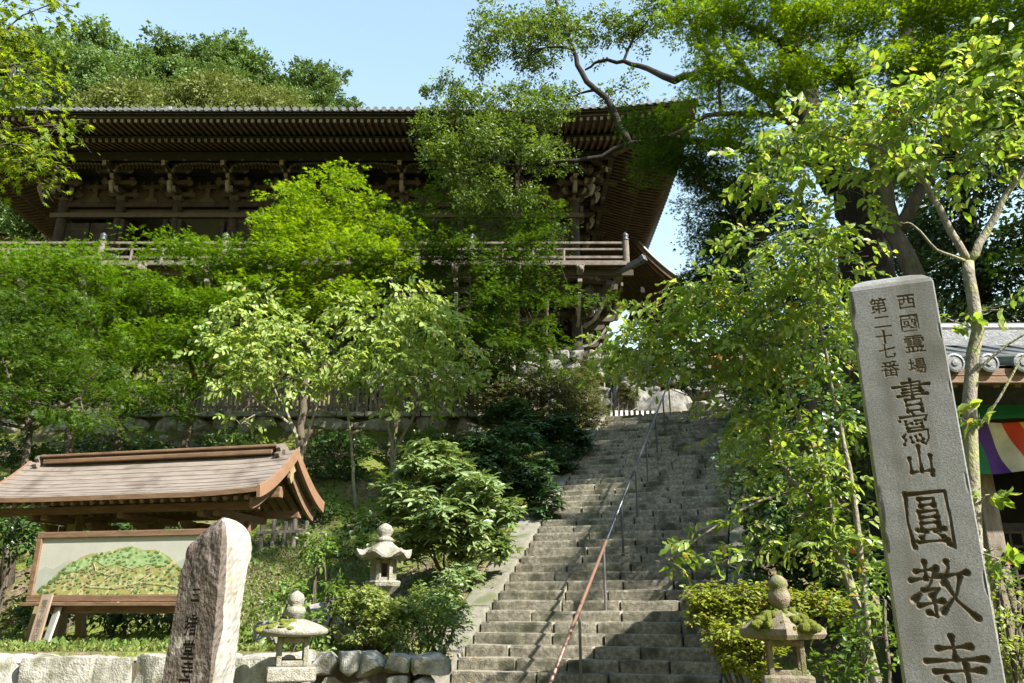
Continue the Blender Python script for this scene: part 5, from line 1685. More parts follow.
# sunny young cherries before them
def cherry(px, pyb, Y, label, stems, blobs, seed, mat='cherry_pale', name='cherry_tree', leaf='oval', size=.15, lai=2.2, r0=.055, group='young cherries on the bank', **kw):
    base = at(px, pyb, Y)
    base[2] = float(gh(base[0], base[1])) - .05
    st = [([base] + [at(*q) for q in s_], r0, r0 * .3) for s_ in stems]
    kw.setdefault('hang', .35)
    return plant(name, label, 'tree', base, st, blobs, leaf=leaf, mat=mat, bark='bark_pale', size=size, lai=lai, seed=seed, group=group, K=9, L=.42, up=.6, flat=.3, droop=.3, twig=.6, limb=.022, jit=.04, **kw)
cherry(300, 500, 18.6, 'pale sunlit young cherry with a forked stem behind the shelter roof', [[(300, 440, 18.4), (280, 400, 18.4), (255, 350, 18.3)], [(302, 450, 18.4), (318, 405, 18.3), (322, 360, 18.2)], [(300, 430, 18.4), (262, 405, 18.2), (240, 385, 18.2)]],
       [B(250, 325, 18.2, 40, 22), B(270, 350, 18.1, 46, 22), B(235, 352, 18.1, 30, 20), B(290, 375, 18.0, 34, 20), B(240, 385, 18.0, 28, 16, .8), B(225, 330, 18.3, 20, 16, .7), B(255, 295, 18.4, 22, 12, .6), B(240, 425, 17.9, 28, 17.9, .4), B(300, 330, 18.2, 30, 20, .8)], 11, size=.15)
cherry(394, 480, 19.2, 'pale sunlit young cherry with several thin stems beside the rhododendron', [[(392, 420, 18.9), (400, 370, 18.7), (415, 310, 18.7)], [(394, 450, 18.9), (415, 415, 18.7), (450, 360, 18.4)], [(393, 440, 18.9), (375, 400, 18.7), (352, 350, 18.7)]],
       [B(408, 292, 18.7, 32, 22, .9), B(425, 325, 18.3, 46, 26), B(375, 330, 18.3, 38, 24), B(455, 345, 18.3, 34, 20, .8), B(395, 365, 18.2, 52, 26), B(440, 375, 18.2, 40, 22), B(350, 305, 18.4, 24, 16, .7), B(345, 360, 18.2, 28, 22, .8), B(475, 372, 18.4, 20, 12, .5), B(415, 405, 18.1, 34, 17.9, .6)], 12, size=.15)
cherry(355, 508, 19.1, 'bare slender grey stem standing alone on the bank', [[(353, 470, 19.0), (348, 410, 19.0), (345, 380, 19.0)]], [B(345, 385, 19.0, 22, 17.9, .6)], 13, r0=.05)

# rhododendrons, azaleas and clipped bushes beside the steps
def shrub(px, pyb, Y, label, blobs, mat, seed, leaf='lance', size=.13, lai=4.2, name='shrub', cat='shrub', whorl=True, K=8, L=.1, bark='bark', nst=5, group=None, zb=None, **kw):
    base = at(px, pyb, Y)
    base[2] = (float(gh(base[0], base[1])) if zb is None else zb) - .03
    g = np.random.default_rng(seed)
    st = []
    for i in range(nst):
        c = np.array(blobs[i % len(blobs)][0])
        b0 = base + np.append(g.normal(size=2) * .015, 0)
        st.append(([b0, (b0 * .55 + c * .45) + np.append(g.normal(size=2) * .1, -.1), c], .026, .010))
    return plant(name, label, cat, base, st, blobs, leaf=leaf, mat=mat, bark=bark, size=size, lai=lai, seed=seed, group=group, K=K, L=L, whorl=whorl, limb=.014, twig=.35, trunk_name='stem', crown_name='foliage', twig_r=.003, **kw)
shrub(448, 600, 14.4, 'broad rhododendron with pale sunlit leaf rosettes at the foot of the steps', [B(455, 495, 14.2, 52, 34), B(420, 480, 14.3, 40, 26), B(490, 512, 14.1, 34, 28), B(405, 515, 14.2, 30, 22, .8), B(500, 545, 14.0, 20, 14, .8), B(460, 530, 14.0, 40, 20, .8), B(470, 550, 14.0, 34, 22), B(425, 545, 14.2, 34, 24), B(445, 515, 13.8, 50, 30), B(440, 455, 14.7, 36, 18, .8)], 'rhodo', 21, name='rhododendron', size=.17, K=9, lai=7, clump=(14, .36, .36))
shrub(505, 500, 17.2, 'dark rhododendron above the pale one beside the stair kerb', [B(505, 470, 17.0, 40, 28), B(535, 482, 16.8, 32, 26), B(480, 450, 17.4, 36, 22), B(545, 505, 16.4, 20, 20, .8), B(520, 440, 17.8, 36, 20)], 'rhodo_dark', 22, name='rhododendron', size=.14, K=9, lai=7, clump=(12, .38, .38))
shrub(560, 450, 20.0, 'dark glossy rhododendron halfway up the stair kerb', [B(548, 432, 19.5, 34, 22), B(575, 440, 19.3, 24, 24), B(510, 418, 20.0, 40, 18), B(560, 465, 18.6, 22, 20)], 'rhodo_dark', 23, name='rhododendron', size=.14, K=9, lai=7, clump=(12, .38, .38))
shrub(540, 415, 22.0, 'trimmed reddish green azalea bank near the head of the steps', [B(530, 392, 21.8, 40, 20), B(570, 392, 21.8, 32, 22), B(590, 412, 21.6, 20, 24), B(490, 398, 21.8, 34, 16), B(585, 380, 22.2, 20, 14), B(560, 415, 21.4, 30, 16)], 'azalea_red', 24, leaf='bit', size=.06, name='azalea', K=9)
shrub(376, 650, 10.5, 'round pale azalea bush wrapped about the tall lantern', [B(375, 612, 10.4, 40, 26), B(382, 618, 10.1, 36, 26), B(350, 618, 10.3, 24, 22, .8), B(405, 615, 10.3, 22, 22, .8), B(378, 632, 10.2, 36, 18, .8), B(345, 600, 10.6, 18, 14, .5), B(420, 600, 10.6, 16, 24, .5)], 'azalea', 25, leaf='oval', size=.05, name='azalea', K=9, nst=9, lai=4.5, clump=(10, .4, .4), zb=1.02)
shrub(440, 640, 10.6, 'small bright rhododendron low beside the stair kerb', [B(452, 588, 10.9, 20, 16), B(440, 605, 10.7, 22, 18), B(468, 575, 11.2, 16, 12), B(455, 612, 10.6, 18, 12)], 'rhodo', 26, name='rhododendron', size=.09, zb=1.0)
shrub(420, 640, 10.2, 'loose leafy weed clump behind the small upright stone', [B(425, 615, 10.2, 22, 22), B(405, 640, 10, 20, 12), B(440, 632, 10.1, 18, 14)], 'fern', 27, leaf='oval', size=.055, name='weed', cat='plant', whorl=False, K=7, L=.2, zb=1.0)
# clipped hedge and shrubs on the far side of the steps
hb_ = [B(x, y, 6.5, 17, 14) for x in (700, 722, 745, 768) for y in (598, 614)] + [B(722, 638, 6.3, 18, 14), B(745, 640, 6.3, 20, 16), B(735, 660, 6.3, 18, 14), B(795, 604, 6.5, 20, 15), B(820, 602, 6.5, 20, 14), B(838, 610, 6.5, 12, 14), B(770, 640, 6.3, 20, 16), B(755, 668, 6.3, 22, 14)]
shrub(760, 690, 6.5, 'clipped yellow green hedge behind the moss capped lantern', hb_, 'hedge', 31, leaf='oval', size=.038, name='hedge', cat='hedge', lai=6.0, K=8, L=.06, nst=10, zb=.15)
shrub(780, 600, 12.2, 'dark leafy camellia on the shaded side of the steps', [B(780, 500, 12.2, 46, 40), B(770, 555, 11.6, 42, 34), B(815, 540, 11.8, 36, 50), B(800, 455, 12.6, 40, 34), B(830, 590, 11.2, 34, 34), B(770, 590, 11, 34, 16)], 'evergreen', 32, clump=(9, .4, .4), leaf='broad', size=.09, name='camellia', whorl=False, K=8, L=.25)
shrub(752, 500, 13.2, 'glossy sunlit camellia leaning over the upper steps', [B(752, 452, 13.0, 28, 22), B(735, 470, 12.8, 20, 18), B(768, 478, 12.7, 28, 22), B(745, 492, 12.6, 22, 12), B(780, 440, 13.2, 24, 22)], 'rhodo', 33, leaf='broad', size=.085, name='camellia', whorl=False, K=8, L=.22)
shrub(770, 420, 18.5, 'dark evergreen bush beside the top steps', [B(765, 385, 18.5, 34, 26), B(775, 355, 19, 40, 28), B(740, 405, 17.5, 14, 14), B(755, 425, 16.5, 22, 26), B(800, 400, 17.5, 40, 40)], 'evergreen', 34, leaf='broad', size=.10, name='evergreen_shrub', whorl=False, K=8, L=.28)
shrub(850, 690, 5.8, 'bright low leafy bush between the old lantern and the pillar', [B(845, 665, 6.2, 24, 18), B(870, 640, 6.1, 26, 34), B(822, 672, 6.3, 18, 14), B(885, 600, 6.1, 20, 30)], 'fern', 35, leaf='oval', size=.055, name='leafy_shrub', whorl=False, K=8, L=.2, lai=2.2, zb=.25)
shrub(1010, 690, 5.9, 'small leaved pale bush at the foot of the pillar before the tiled hall', [B(1012, 640, 5.9, 30, 36), B(1000, 590, 6.0, 18, 22, .7), B(1040, 660, 5.9, 30, 30)], 'azalea', 36, leaf='oval', size=.04, name='azalea', whorl=False, K=8, L=.12, lai=2.2, zb=.15)
shrub(1000, 600, 6.6, 'glossy dark leaved shrub in front of the lattice', [B(1000, 565, 6.6, 22, 22, .7), B(1020, 590, 6.6, 24, 20, .7)], 'evergreen', 37, leaf='broad', size=.06, name='camellia', whorl=False, K=8, L=.16, lai=2, zb=.3)

for i, (px, py, Y, rx, ry, lb) in enumerate(((30, 452, 19.5, 30, 10, 'low dark evergreen shrub at the wall foot beside the forked maple'), (100, 450, 20.5, 36, 9, 'wide low evergreen shrub at the foot of the retaining wall'), (150, 448, 21, 26, 8, 'low evergreen shrub between two maple trunks by the wall'), (225, 440, 21.5, 26, 8, 'low shrub by the wall above the shelter ridge'), (340, 440, 21.5, 26, 8, 'low shrub by the wall near the slender grey stem'), (425, 445, 20.5, 34, 12, 'low shrub by the wall above the pale rhododendron'), (15, 520, 15.5, 30, 34, 'dark evergreen shrub in the shade behind the shelter post'), (80, 560, 15.5, 40, 20, 'dark evergreen shrub in the shade behind the map board'), (180, 560, 15.8, 44, 16, 'broad dark shrub behind the map board beside the standing stone'), (335, 468, 20.5, 26, 10, 'low dark shrub under the bare slender grey stem'), (372, 520, 18, 22, 12, 'dark low shrub on the bank beside the pale rhododendron'), (318, 505, 18.5, 22, 10, 'dark low shrub on the bank above the stake fence'), (350, 545, 16.8, 20, 10, 'small dark shrub on the bank above the tall lantern'), (60, 604, 14.4, 30, 14, 'dark shrub added to darken the bank behind the legs of the map board'), (120, 606, 14.3, 30, 12, 'dark shrub added to darken the bank under the middle of the map board'), (186, 604, 14.3, 34, 14, 'dark shrub added to darken the bank behind the top of the standing stone'), (130, 528, 16.5, 50, 12, 'dark shrub added to darken the gap between the map board and the shelter brackets'))):
    shrub(px, py, Y, lb, [B(px, py, Y, rx, ry), B(px - rx * .6, py + 4, Y, rx * .6, ry * .8), B(px + rx * .6, py + 3, Y, rx * .6, ry * .8)], 'evergreen', 100 + i, leaf='broad', size=.09, name='evergreen_shrub', whorl=False, K=8, L=.22, lai=3.2)  # those close about the map board are added to darken the bank
shrub(845, 560, 8.0, 'dense leafy camellia between the pillar and the end of the tiled hall', [B(845, 430, 8.2, 26, 36), B(850, 360, 8.4, 24, 36), B(838, 500, 8.0, 30, 36), B(860, 560, 7.8, 26, 34), B(835, 400, 6.3, 22, 30), B(825, 330, 8.8, 20, 24, .7)], 'evergreen', 120, leaf='broad', size=.075, name='camellia', whorl=False, K=8, L=.22, lai=3.8, zb=.3, nst=2)
shrub(700, 385, 25.2, 'leafy evergreen shrub among the boulders at the head of the steps', [B(690, 372, 25.4, 26, 16), B(725, 378, 25.2, 26, 18), B(655, 368, 25.8, 22, 14), B(745, 398, 24.4, 16, 16)], 'evergreen', 130, leaf='broad', size=.12, name='evergreen_shrub', whorl=False, K=8, L=.25, lai=3.0, zb=6.7)
shrub(612, 400, 24.2, 'small leafy shrub behind the dark lantern at the head of the steps', [B(612, 372, 24.6, 20, 14), B(628, 392, 24.6, 12, 12), B(590, 370, 24.8, 20, 14)], 'azalea_red', 131, leaf='bit', size=.08, name='azalea', K=9, zb=6.7)
for i, (px, w_, lb) in enumerate(((60, 60, 'leafy shrub bank behind the fence below the first bays of the balcony'), (170, 60, 'leafy shrub bank behind the fence beyond the slanting maple trunk'), (290, 70, 'leafy shrub bank behind the fence under the tall bright maple'), (400, 60, 'leafy shrub bank behind the fence under the dark middle maple'))):
    shrub(px, 380, 26.5, lb, [B(px - w_ * .5, 366, 26.5, w_ * .6, 22), B(px + w_ * .5, 364, 26.6, w_ * .6, 24), B(px, 350, 27.0, w_ * .7, 22)], 'maple_dark', 140 + i, leaf='star', size=.12, name='broadleaf_shrub', whorl=False, K=8, L=.3, lai=3.0, zb=7.0)
# young cherry between the hedge and the pillar: long pale branches over the steps
base = at(888, 740, 7.10); base[2] = .15
stems = [([base] + Pp((868, 640, 7.20), (835, 540, 7.50), (800, 490, 7.70), (770, 440, 7.80), (742, 395, 7.90)), .055, .014),
         (Pp((800, 490, 7.70), (760, 500, 7.60), (715, 525, 7.50), (655, 570, 7.40)), .018, .004),
         (Pp((770, 440, 7.80), (765, 380, 8.00), (720, 330, 8.10), (660, 330, 8.10), (615, 345, 8.10)), .022, .005),
         (Pp((835, 540, 7.50), (825, 470, 7.50), (790, 400, 7.60), (760, 320, 7.80), (745, 270, 7.90)), .026, .006),
         (Pp((868, 640, 7.20), (862, 560, 7.20), (850, 470, 7.20), (830, 380, 7.30), (815, 300, 7.40), (820, 240, 7.40)), .032, .008),
         (Pp((742, 395, 7.90), (700, 400, 7.90), (660, 385, 8.00)), .012, .004)]
bl = [B(770, 430, 7.6, 36, 22), B(800, 470, 7.5, 34, 26), B(835, 470, 7.3, 28, 30), B(740, 415, 7.8, 30, 16), B(790, 520, 7.5, 34, 22), B(760, 540, 7.5, 26, 14, .8), B(830, 550, 7.3, 30, 26), B(730, 300, 7.9, 40, 22), B(760, 350, 7.8, 40, 26), B(800, 300, 7.6, 40, 30), B(610, 352, 8.1, 24, 14, .8), B(650, 350, 8.0, 34, 20, .9), B(690, 330, 8.0, 36, 26), B(715, 370, 7.9, 30, 18, .9), B(640, 330, 8.1, 30, 16), B(625, 340, 8.10, 26, 16, .8), B(665, 325, 8.10, 34, 22), B(700, 300, 8.00, 36, 24), B(735, 345, 7.90, 40, 24), B(690, 355, 8.00, 34, 18), B(760, 290, 7.90, 36, 30), B(790, 340, 7.70, 38, 30), B(820, 280, 7.40, 34, 32), B(835, 340, 7.30, 26, 40, .8), B(810, 235, 7.40, 36, 22), B(770, 245, 7.80, 34, 18), B(850, 260, 7.30, 26, 20, .8), B(780, 400, 7.70, 34, 20, .8),
      B(700, 545, 7.50, 22, 12, .9), B(668, 562, 7.40, 20, 10, .9), B(735, 525, 7.55, 22, 12, .7), B(825, 430, 7.40, 26, 24, .7), B(845, 510, 7.30, 22, 26, .7), B(815, 500, 7.60, 20, 18, .6), B(850, 590, 7.20, 20, 24, .6), B(640, 368, 8.00, 26, 12, .7), B(725, 390, 7.90, 28, 12, .5)]
plant('cherry_tree', 'young cherry whose long leafy branches hang over the steps beside the pillar', 'tree', base, stems, bl, leaf='oval', mat='cherry', bark='bark_pale', size=.088, lai=2.3, seed=41, group='cherries about the pillar', K=9, L=.34, up=.6, flat=.3, droop=.25, hang=.22, twig=.9, limb=.010, sub=3, twig_r=.0035, jit=.03)
# lichen covered cherry behind the pillar
base = at(985, 640, 6.0); base[2] = .2
stems = [([base] + Pp((972, 540, 6.0), (966, 430, 6.0), (978, 330, 6.0), (968, 262, 6.0)), .062, .044),
         (Pp((968, 262, 6.0), (945, 220, 6.05), (920, 175, 6.1), (890, 150, 6.2), (850, 140, 6.3), (810, 133, 6.4)), .034, .006),
         (Pp((968, 262, 6.0), (990, 225, 6.0), (1012, 185, 5.9), (1050, 140, 5.8), (1090, 90, 5.7)), .036, .014),
         (Pp((968, 262, 6.0), (935, 250, 5.9), (915, 225, 5.9), (900, 222, 5.9)), .016, .004),
         (Pp((918, 172, 6.1), (925, 130, 6.1), (940, 90, 6.0), (985, 60, 6.0)), .014, .004),
         (Pp((968, 440, 6.0), (1000, 400, 5.9), (1024, 350, 5.9), (1050, 330, 5.9)), .013, .004),
         (Pp((966, 380, 6.0), (1000, 350, 5.9), (1030, 330, 5.8)), .016, .006)]
bl = [B(870, 130, 6.4, 40, 26), B(920, 150, 6.2, 36, 20, .8), B(800, 140, 6.6, 36, 20), B(960, 90, 6.1, 40, 24), B(1000, 140, 6.0, 34, 20, .8), B(850, 200, 6.5, 30, 16, .7), B(830, 125, 6.4, 36, 22, .9), B(770, 160, 6.6, 36, 16, .9), B(745, 172, 6.7, 20, 10, .7), B(860, 165, 6.3, 36, 22, .9), B(800, 180, 6.5, 30, 14, .8), B(900, 120, 6.2, 36, 22, .8), B(940, 110, 6.1, 40, 20, .8), B(985, 85, 6.0, 40, 24, .9), B(1020, 120, 5.9, 34, 24, .8), B(880, 90, 6.2, 30, 18, .7), B(960, 150, 6.0, 34, 14, .6), B(1000, 310, 5.9, 30, 10, .4), B(1010, 50, 5.9, 36, 24, .8), B(985, 170, 6.0, 30, 14, .5), B(950, 320, 6.0, 16, 10, .4), B(978, 420, 5.9, 10, 14, .5), B(1000, 560, 5.9, 14, 6, .5), B(985, 495, 5.9, 12, 6, .4)]
plant('cherry_tree', 'lichen covered cherry with a forked trunk between the pillar and the tiled hall', 'tree', base, stems, bl, leaf='oval', mat='cherry', bark='bark_pale', size=.095, lai=2.4, seed=42, group='cherries about the pillar', K=9, L=.32, up=.6, flat=.3, droop=.25, hang=.28, twig=.9, limb=.010, sub=3, twig_r=.0035, jit=.03)

# maple branch that reaches in from a tree beside the road
base = np.array([-7.4, 4.6, .1])
stems = [([base, np.array([-7.2, 4.8, 2.5]), np.array([-6.6, 5.2, 4.6])] + Pp((-60, 60, 6.0)), .16, .06), (Pp((-60, 60, 6.0), (-10, 70, 6.0), (40, 60, 6.0)), .03, .006), ([np.array([-6.8, 5.0, 4.0])] + Pp((-60, 150, 6.0), (0, 130, 6.0), (60, 125, 6.0)), .03, .006), (Pp((-10, 70, 6.0), (10, 20, 6.0), (60, 0, 6.0)), .012, .004)]
plant('maple_tree', 'bright star leaved maple hanging in front of the eaves', 'tree', base, stems,
      [B(15, 75, 6.0, 32, 13), B(40, 95, 6.0, 24, 8, .8), B(5, 40, 6.1, 34, 16), B(30, 10, 6.1, 28, 12, .6), B(-30, 20, 6.1, 40, 22), B(-40, 140, 6.0, 40, 30), B(20, 130, 6.0, 34, 11), B(62, 132, 6.0, 24, 7, .8), B(5, 152, 6.0, 34, 12), B(40, 160, 5.9, 24, 10, .9), B(60, 170, 5.9, 10, 8, .6), B(70, 8, 6.2, 12, 6, .4), B(-60, 80, 6, 40, 40)],
      leaf='maple', mat='maple_glow', bark='bark', size=.085, lai=2.6, seed=51, K=7, L=.26, up=.95, flat=.15, droop=.3, twig=.7, limb=.012, sub=3, hang=.15)

# great trees above the steps
base = at(880, 420, 17.0); base[2] = float(gh(base[0], base[1])) - .3
T0 = at(872, 262, 17.0)
stems = [([base, T0] + Pp((850, 190, 17.0), (815, 140, 16.8), (790, 60, 16.6), (770, -40, 16.5)), .72, .16), (Pp((868, 230, 17.0), (890, 150, 17.2), (905, 60, 17.6), (920, -60, 17.6)), .42, .12),
         (Pp((815, 140, 16.8), (760, 90, 17.0), (715, 66, 17.2), (672, 83, 16.6), (640, 66, 19.7), (606, 58, 20.0), (585, 70, 20.2)), .16, .03),
         (Pp((830, 165, 16.9), (760, 150, 17.6), (700, 140, 18.4), (640, 140, 19.7), (590, 160, 20.0), (530, 166, 20.2), (480, 162, 20.4)), .15, .025),
         (Pp((628, 142, 19.7), (614, 108, 19.8), (578, 72, 20.0), (570, 40, 20.1), (556, 0, 20.2), (550, -30, 20.2)), .11, .03),
         (Pp((715, 66, 17.2), (690, 20, 17.4), (660, -20, 17.4)), .10, .03), (Pp((760, 90, 17), (720, 40, 16.8), (730, -20, 16.8)), .10, .03)]
bl = [B(500, 30, 20.4, 34, 24), B(480, 62, 20.5, 22, 20), B(535, 50, 20.3, 40, 22), B(545, 15, 20.4, 44, 22), B(590, 30, 20.3, 34, 26, .8), B(640, 30, 19.9, 34, 22, .8), B(660, 5, 20.0, 36, 20, .8), B(450, 92, 20.6, 22, 13, .9), B(425, 92, 20.7, 9, 9, .7),
      B(445, 130, 20.5, 30, 24), B(480, 110, 20.5, 36, 16), B(500, 140, 20.3, 44, 26), B(460, 165, 20.4, 40, 22), B(540, 120, 20.3, 40, 18, .9), B(545, 155, 20.1, 36, 18, .9), B(525, 95, 20.4, 30, 14, .9), B(570, 98, 20.2, 22, 12, .8), B(605, 98, 20.1, 14, 10, .7), B(480, 195, 20.2, 40, 16, .9), B(520, 190, 20.0, 26, 14, .8), B(700, 30, 20.6, 36, 26, .7), B(625, 85, 19.9, 20, 10, .4)]
plant('oak_tree', 'huge old tree on the upper bank with a dark limb stretching before the eaves', 'tree', base, stems, bl, leaf='bit', mat='oak', bark='bark_cedar', size=.10, lai=2.7, seed=61, K=8, L=.26, up=.55, flat=.6, droop=.15, limb=.035, sub=6, clump=(9, .42, .36))
# wide maple crowns over the right bank
base = at(930, 420, 14.5); base[2] = float(gh(base[0], base[1])) - .1
stems = [([base] + Pp((925, 330, 14.5), (900, 230, 14.4), (870, 150, 14.2), (840, 60, 14)), .24, .10), (Pp((900, 230, 14.4), (950, 130, 14.4), (980, 50, 14.4)), .14, .05), (Pp((870, 150, 14.2), (790, 120, 14), (720, 110, 14), (670, 135, 14)), .10, .03), (Pp((850, 90, 14), (780, 40, 13.8), (710, 10, 13.8)), .10, .03)]
bl = [B(800, 150, 14.2, 36, 18, .8), B(850, 130, 14.0, 40, 20, .8), B(900, 170, 14.3, 34, 18, .7), B(760, 160, 14.4, 34, 16, .8), B(690, 20, 13.9, 34, 22, .8), B(740, 20, 13.6, 48, 26), B(800, 30, 13.5, 50, 28), B(860, 20, 13.4, 54, 28), B(930, 15, 13.5, 54, 26), B(1000, 10, 13.6, 50, 30), B(720, 70, 13.7, 44, 22), B(780, 85, 13.6, 48, 26), B(850, 70, 13.5, 48, 24), B(910, 65, 13.6, 46, 26), B(960, 50, 13.8, 44, 26), B(1040, 60, 13.8, 50, 40), B(740, 125, 13.9, 40, 20, .8), B(690, 105, 14, 28, 16, .7), B(820, -40, 13.5, 80, 40), B(940, -40, 13.5, 80, 40), B(720, -40, 13.7, 60, 36)]
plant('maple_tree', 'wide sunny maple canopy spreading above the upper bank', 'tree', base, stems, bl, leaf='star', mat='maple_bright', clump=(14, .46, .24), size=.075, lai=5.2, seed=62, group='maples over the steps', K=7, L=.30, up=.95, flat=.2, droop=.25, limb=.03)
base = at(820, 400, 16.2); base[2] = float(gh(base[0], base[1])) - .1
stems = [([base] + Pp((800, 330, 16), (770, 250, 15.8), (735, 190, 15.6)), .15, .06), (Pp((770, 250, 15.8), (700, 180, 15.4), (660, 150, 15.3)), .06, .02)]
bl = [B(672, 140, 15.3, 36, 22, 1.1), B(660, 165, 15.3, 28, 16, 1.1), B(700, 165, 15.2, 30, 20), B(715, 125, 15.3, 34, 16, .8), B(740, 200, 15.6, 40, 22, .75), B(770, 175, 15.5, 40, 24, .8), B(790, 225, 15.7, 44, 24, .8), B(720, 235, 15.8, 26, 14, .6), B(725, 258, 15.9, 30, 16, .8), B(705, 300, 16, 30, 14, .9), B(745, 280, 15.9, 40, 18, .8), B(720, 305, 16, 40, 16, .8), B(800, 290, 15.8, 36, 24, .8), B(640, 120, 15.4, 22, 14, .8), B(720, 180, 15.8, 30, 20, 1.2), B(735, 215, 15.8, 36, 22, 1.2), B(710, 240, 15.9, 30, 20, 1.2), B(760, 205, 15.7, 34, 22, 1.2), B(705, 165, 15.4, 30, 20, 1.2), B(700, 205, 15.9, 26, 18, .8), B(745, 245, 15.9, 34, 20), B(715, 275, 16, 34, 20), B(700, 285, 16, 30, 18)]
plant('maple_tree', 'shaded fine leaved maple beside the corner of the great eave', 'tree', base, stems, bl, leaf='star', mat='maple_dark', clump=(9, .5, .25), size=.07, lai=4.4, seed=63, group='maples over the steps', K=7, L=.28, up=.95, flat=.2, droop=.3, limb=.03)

base = at(1080, 430, 12.5); base[2] = float(gh(base[0], base[1])) - .1  # extra maple, added so its crown shades the upper steps
stems = [([base] + Pp((1070, 300, 12.5), (1050, 180, 12.5), (1040, 90, 12.5)), .2, .06), (Pp((1055, 220, 12.5), (1010, 170, 12.4), (985, 140, 12.3)), .07, .02)]
bl = [B(1010, 150, 12.3, 34, 16, .7), B(1060, 110, 12.5, 50, 24), B(1090, 170, 12.5, 50, 24), B(985, 110, 12.3, 34, 18, .7), B(1045, 215, 12.4, 34, 18, .7), B(1120, 80, 12.5, 60, 34), B(1130, 220, 12.4, 50, 30), B(1020, 60, 12.4, 50, 26), B(1100, 10, 12.5, 70, 40), B(1190, 130, 12.5, 70, 50), B(1010, 85, 11.2, 44, 22), B(1040, 60, 11.0, 50, 26), B(1000, 110, 13.6, 44, 24), B(1040, 120, 14.5, 44, 24), B(990, 70, 14.5, 44, 24), B(1060, 90, 15.8, 50, 28), B(1010, 130, 16, 40, 22), B(970, 95, 13.2, 34, 16, .8), B(1080, 60, 12, 60, 30), B(1010, 260, 12.4, 24, 10, .5)]
plant('maple_tree', 'green maple added over the far end of the tiled hall to shade the steps', 'tree', base, stems, bl, leaf='star', mat='maple', clump=(10, .5, .25), size=.085, lai=4.0, seed=64, group='maples over the steps', K=7, L=.30, up=.95, flat=.2, droop=.25, limb=.03)
base = np.array([13.5, 12.0, 0.0]); base[2] = float(gh(13.5, 12.0)) - .2  # out-of-view oak, added so its crown shades the steps
sh = [np.array(q) for q in ((11.4, 7.9, 13.0), (12.2, 9.6, 14.2), (12.9, 11.4, 15.4), (13.5, 13.2, 16.5), (14.2, 15.0, 17.4), (12.6, 12.2, 17.0), (15.4, 12.0, 15.5), (13.4, 9.0, 12.6))]
plant('oak_tree', 'unseen broad oak added behind the tiled hall to shade the steps', 'tree', base, [([base, np.array([13.2, 12.0, 7.0]), np.array([13.2, 12, 15.0])], .4, .12)], [(q, (1.65, 1.65, 1.15), 1.0) for q in sh], leaf='bit', mat='oak', bark='bark_cedar', size=.16, lai=3.0, seed=65, group='unseen oaks added for shade', K=8, L=.4, clump=(8, .5, .4))
base = np.array([14.6, 8.4, 0.0]); base[2] = float(gh(14.6, 8.4)) - .2  # second unseen oak, crown set above the view to shade the bank
sh = [np.array(q) for q in ((8.0, 6.7, 19.0), (9.6, 6.5, 19.0), (11.2, 6.5, 19.1), (12.6, 6.9, 19.4), (10.4, 7.6, 20.2))]
plant('oak_tree', 'unseen oak added above the maple canopy to shade the bank', 'tree', base, [([base, np.array([14.3, 8.2, 10.0]), np.array([12.4, 7.3, 18.2])], .36, .12)], [(q, (1.25, 1.25, .8), .75) for q in sh], leaf='bit', mat='oak', bark='bark_cedar', size=.16, lai=2.6, seed=66, group='unseen oaks added for shade', K=8, L=.4, clump=(6, .5, .4))
# tall dark cedars beyond the tiled hall
def cedar(px, Y, ytop, label, seed, wpx=60, pyb=420, nl=13, top=None):
    base = at(px, pyb, Y); base[2] = float(gh(base[0], base[1])) - .2
    tip = at(px, ytop, Y)
    tip[0] = base[0]
    g = np.random.default_rng(seed)
    k = depth_of(at(px, 200, Y)) / FPX
    bl = []
    for i in range(nl):
        t = .22 + .78 * i / nl
        z = base[2] + (tip[2] - base[2]) * t
        rr = wpx * k * (1.15 - t)
        for q in range(3):
            a = g.uniform(0, 6.28)
            bl.append((np.array([base[0] + rr * .6 * math.cos(a), Y + rr * .6 * math.sin(a), z + g.uniform(-.3, .3)]), (rr * .62, rr * .62, rr * .22), 1.0))
    return plant('cedar_tree', label, 'tree', base, [([base, (base + tip) / 2, tip], .32, .05)], bl, leaf='bit', mat='cedar', bark='bark_cedar', size=.17, lai=3, seed=seed, group='cedars beyond the tiled hall', K=11, L=.5, up=.7, flat=.25, droop=.4, limb=.03, sub=3)
cedar(1005, 21, -60, 'dark tall cedar standing behind the ridge of the tiled hall', 71, 70)
cedar(950, 27, 150, 'shorter dark cedar seen between the pillar and the cherry trunk', 72, 60)
cedar(1090, 19, -80, 'dark cedar at the outer end of the tiled hall', 73, 80)
cedar(830, 30, 190, 'blue green cedar behind the huge old trunk', 74, 55)
cedar(760, 34, 215, 'small far cedar beside the porch roof of the great hall', 75, 45)

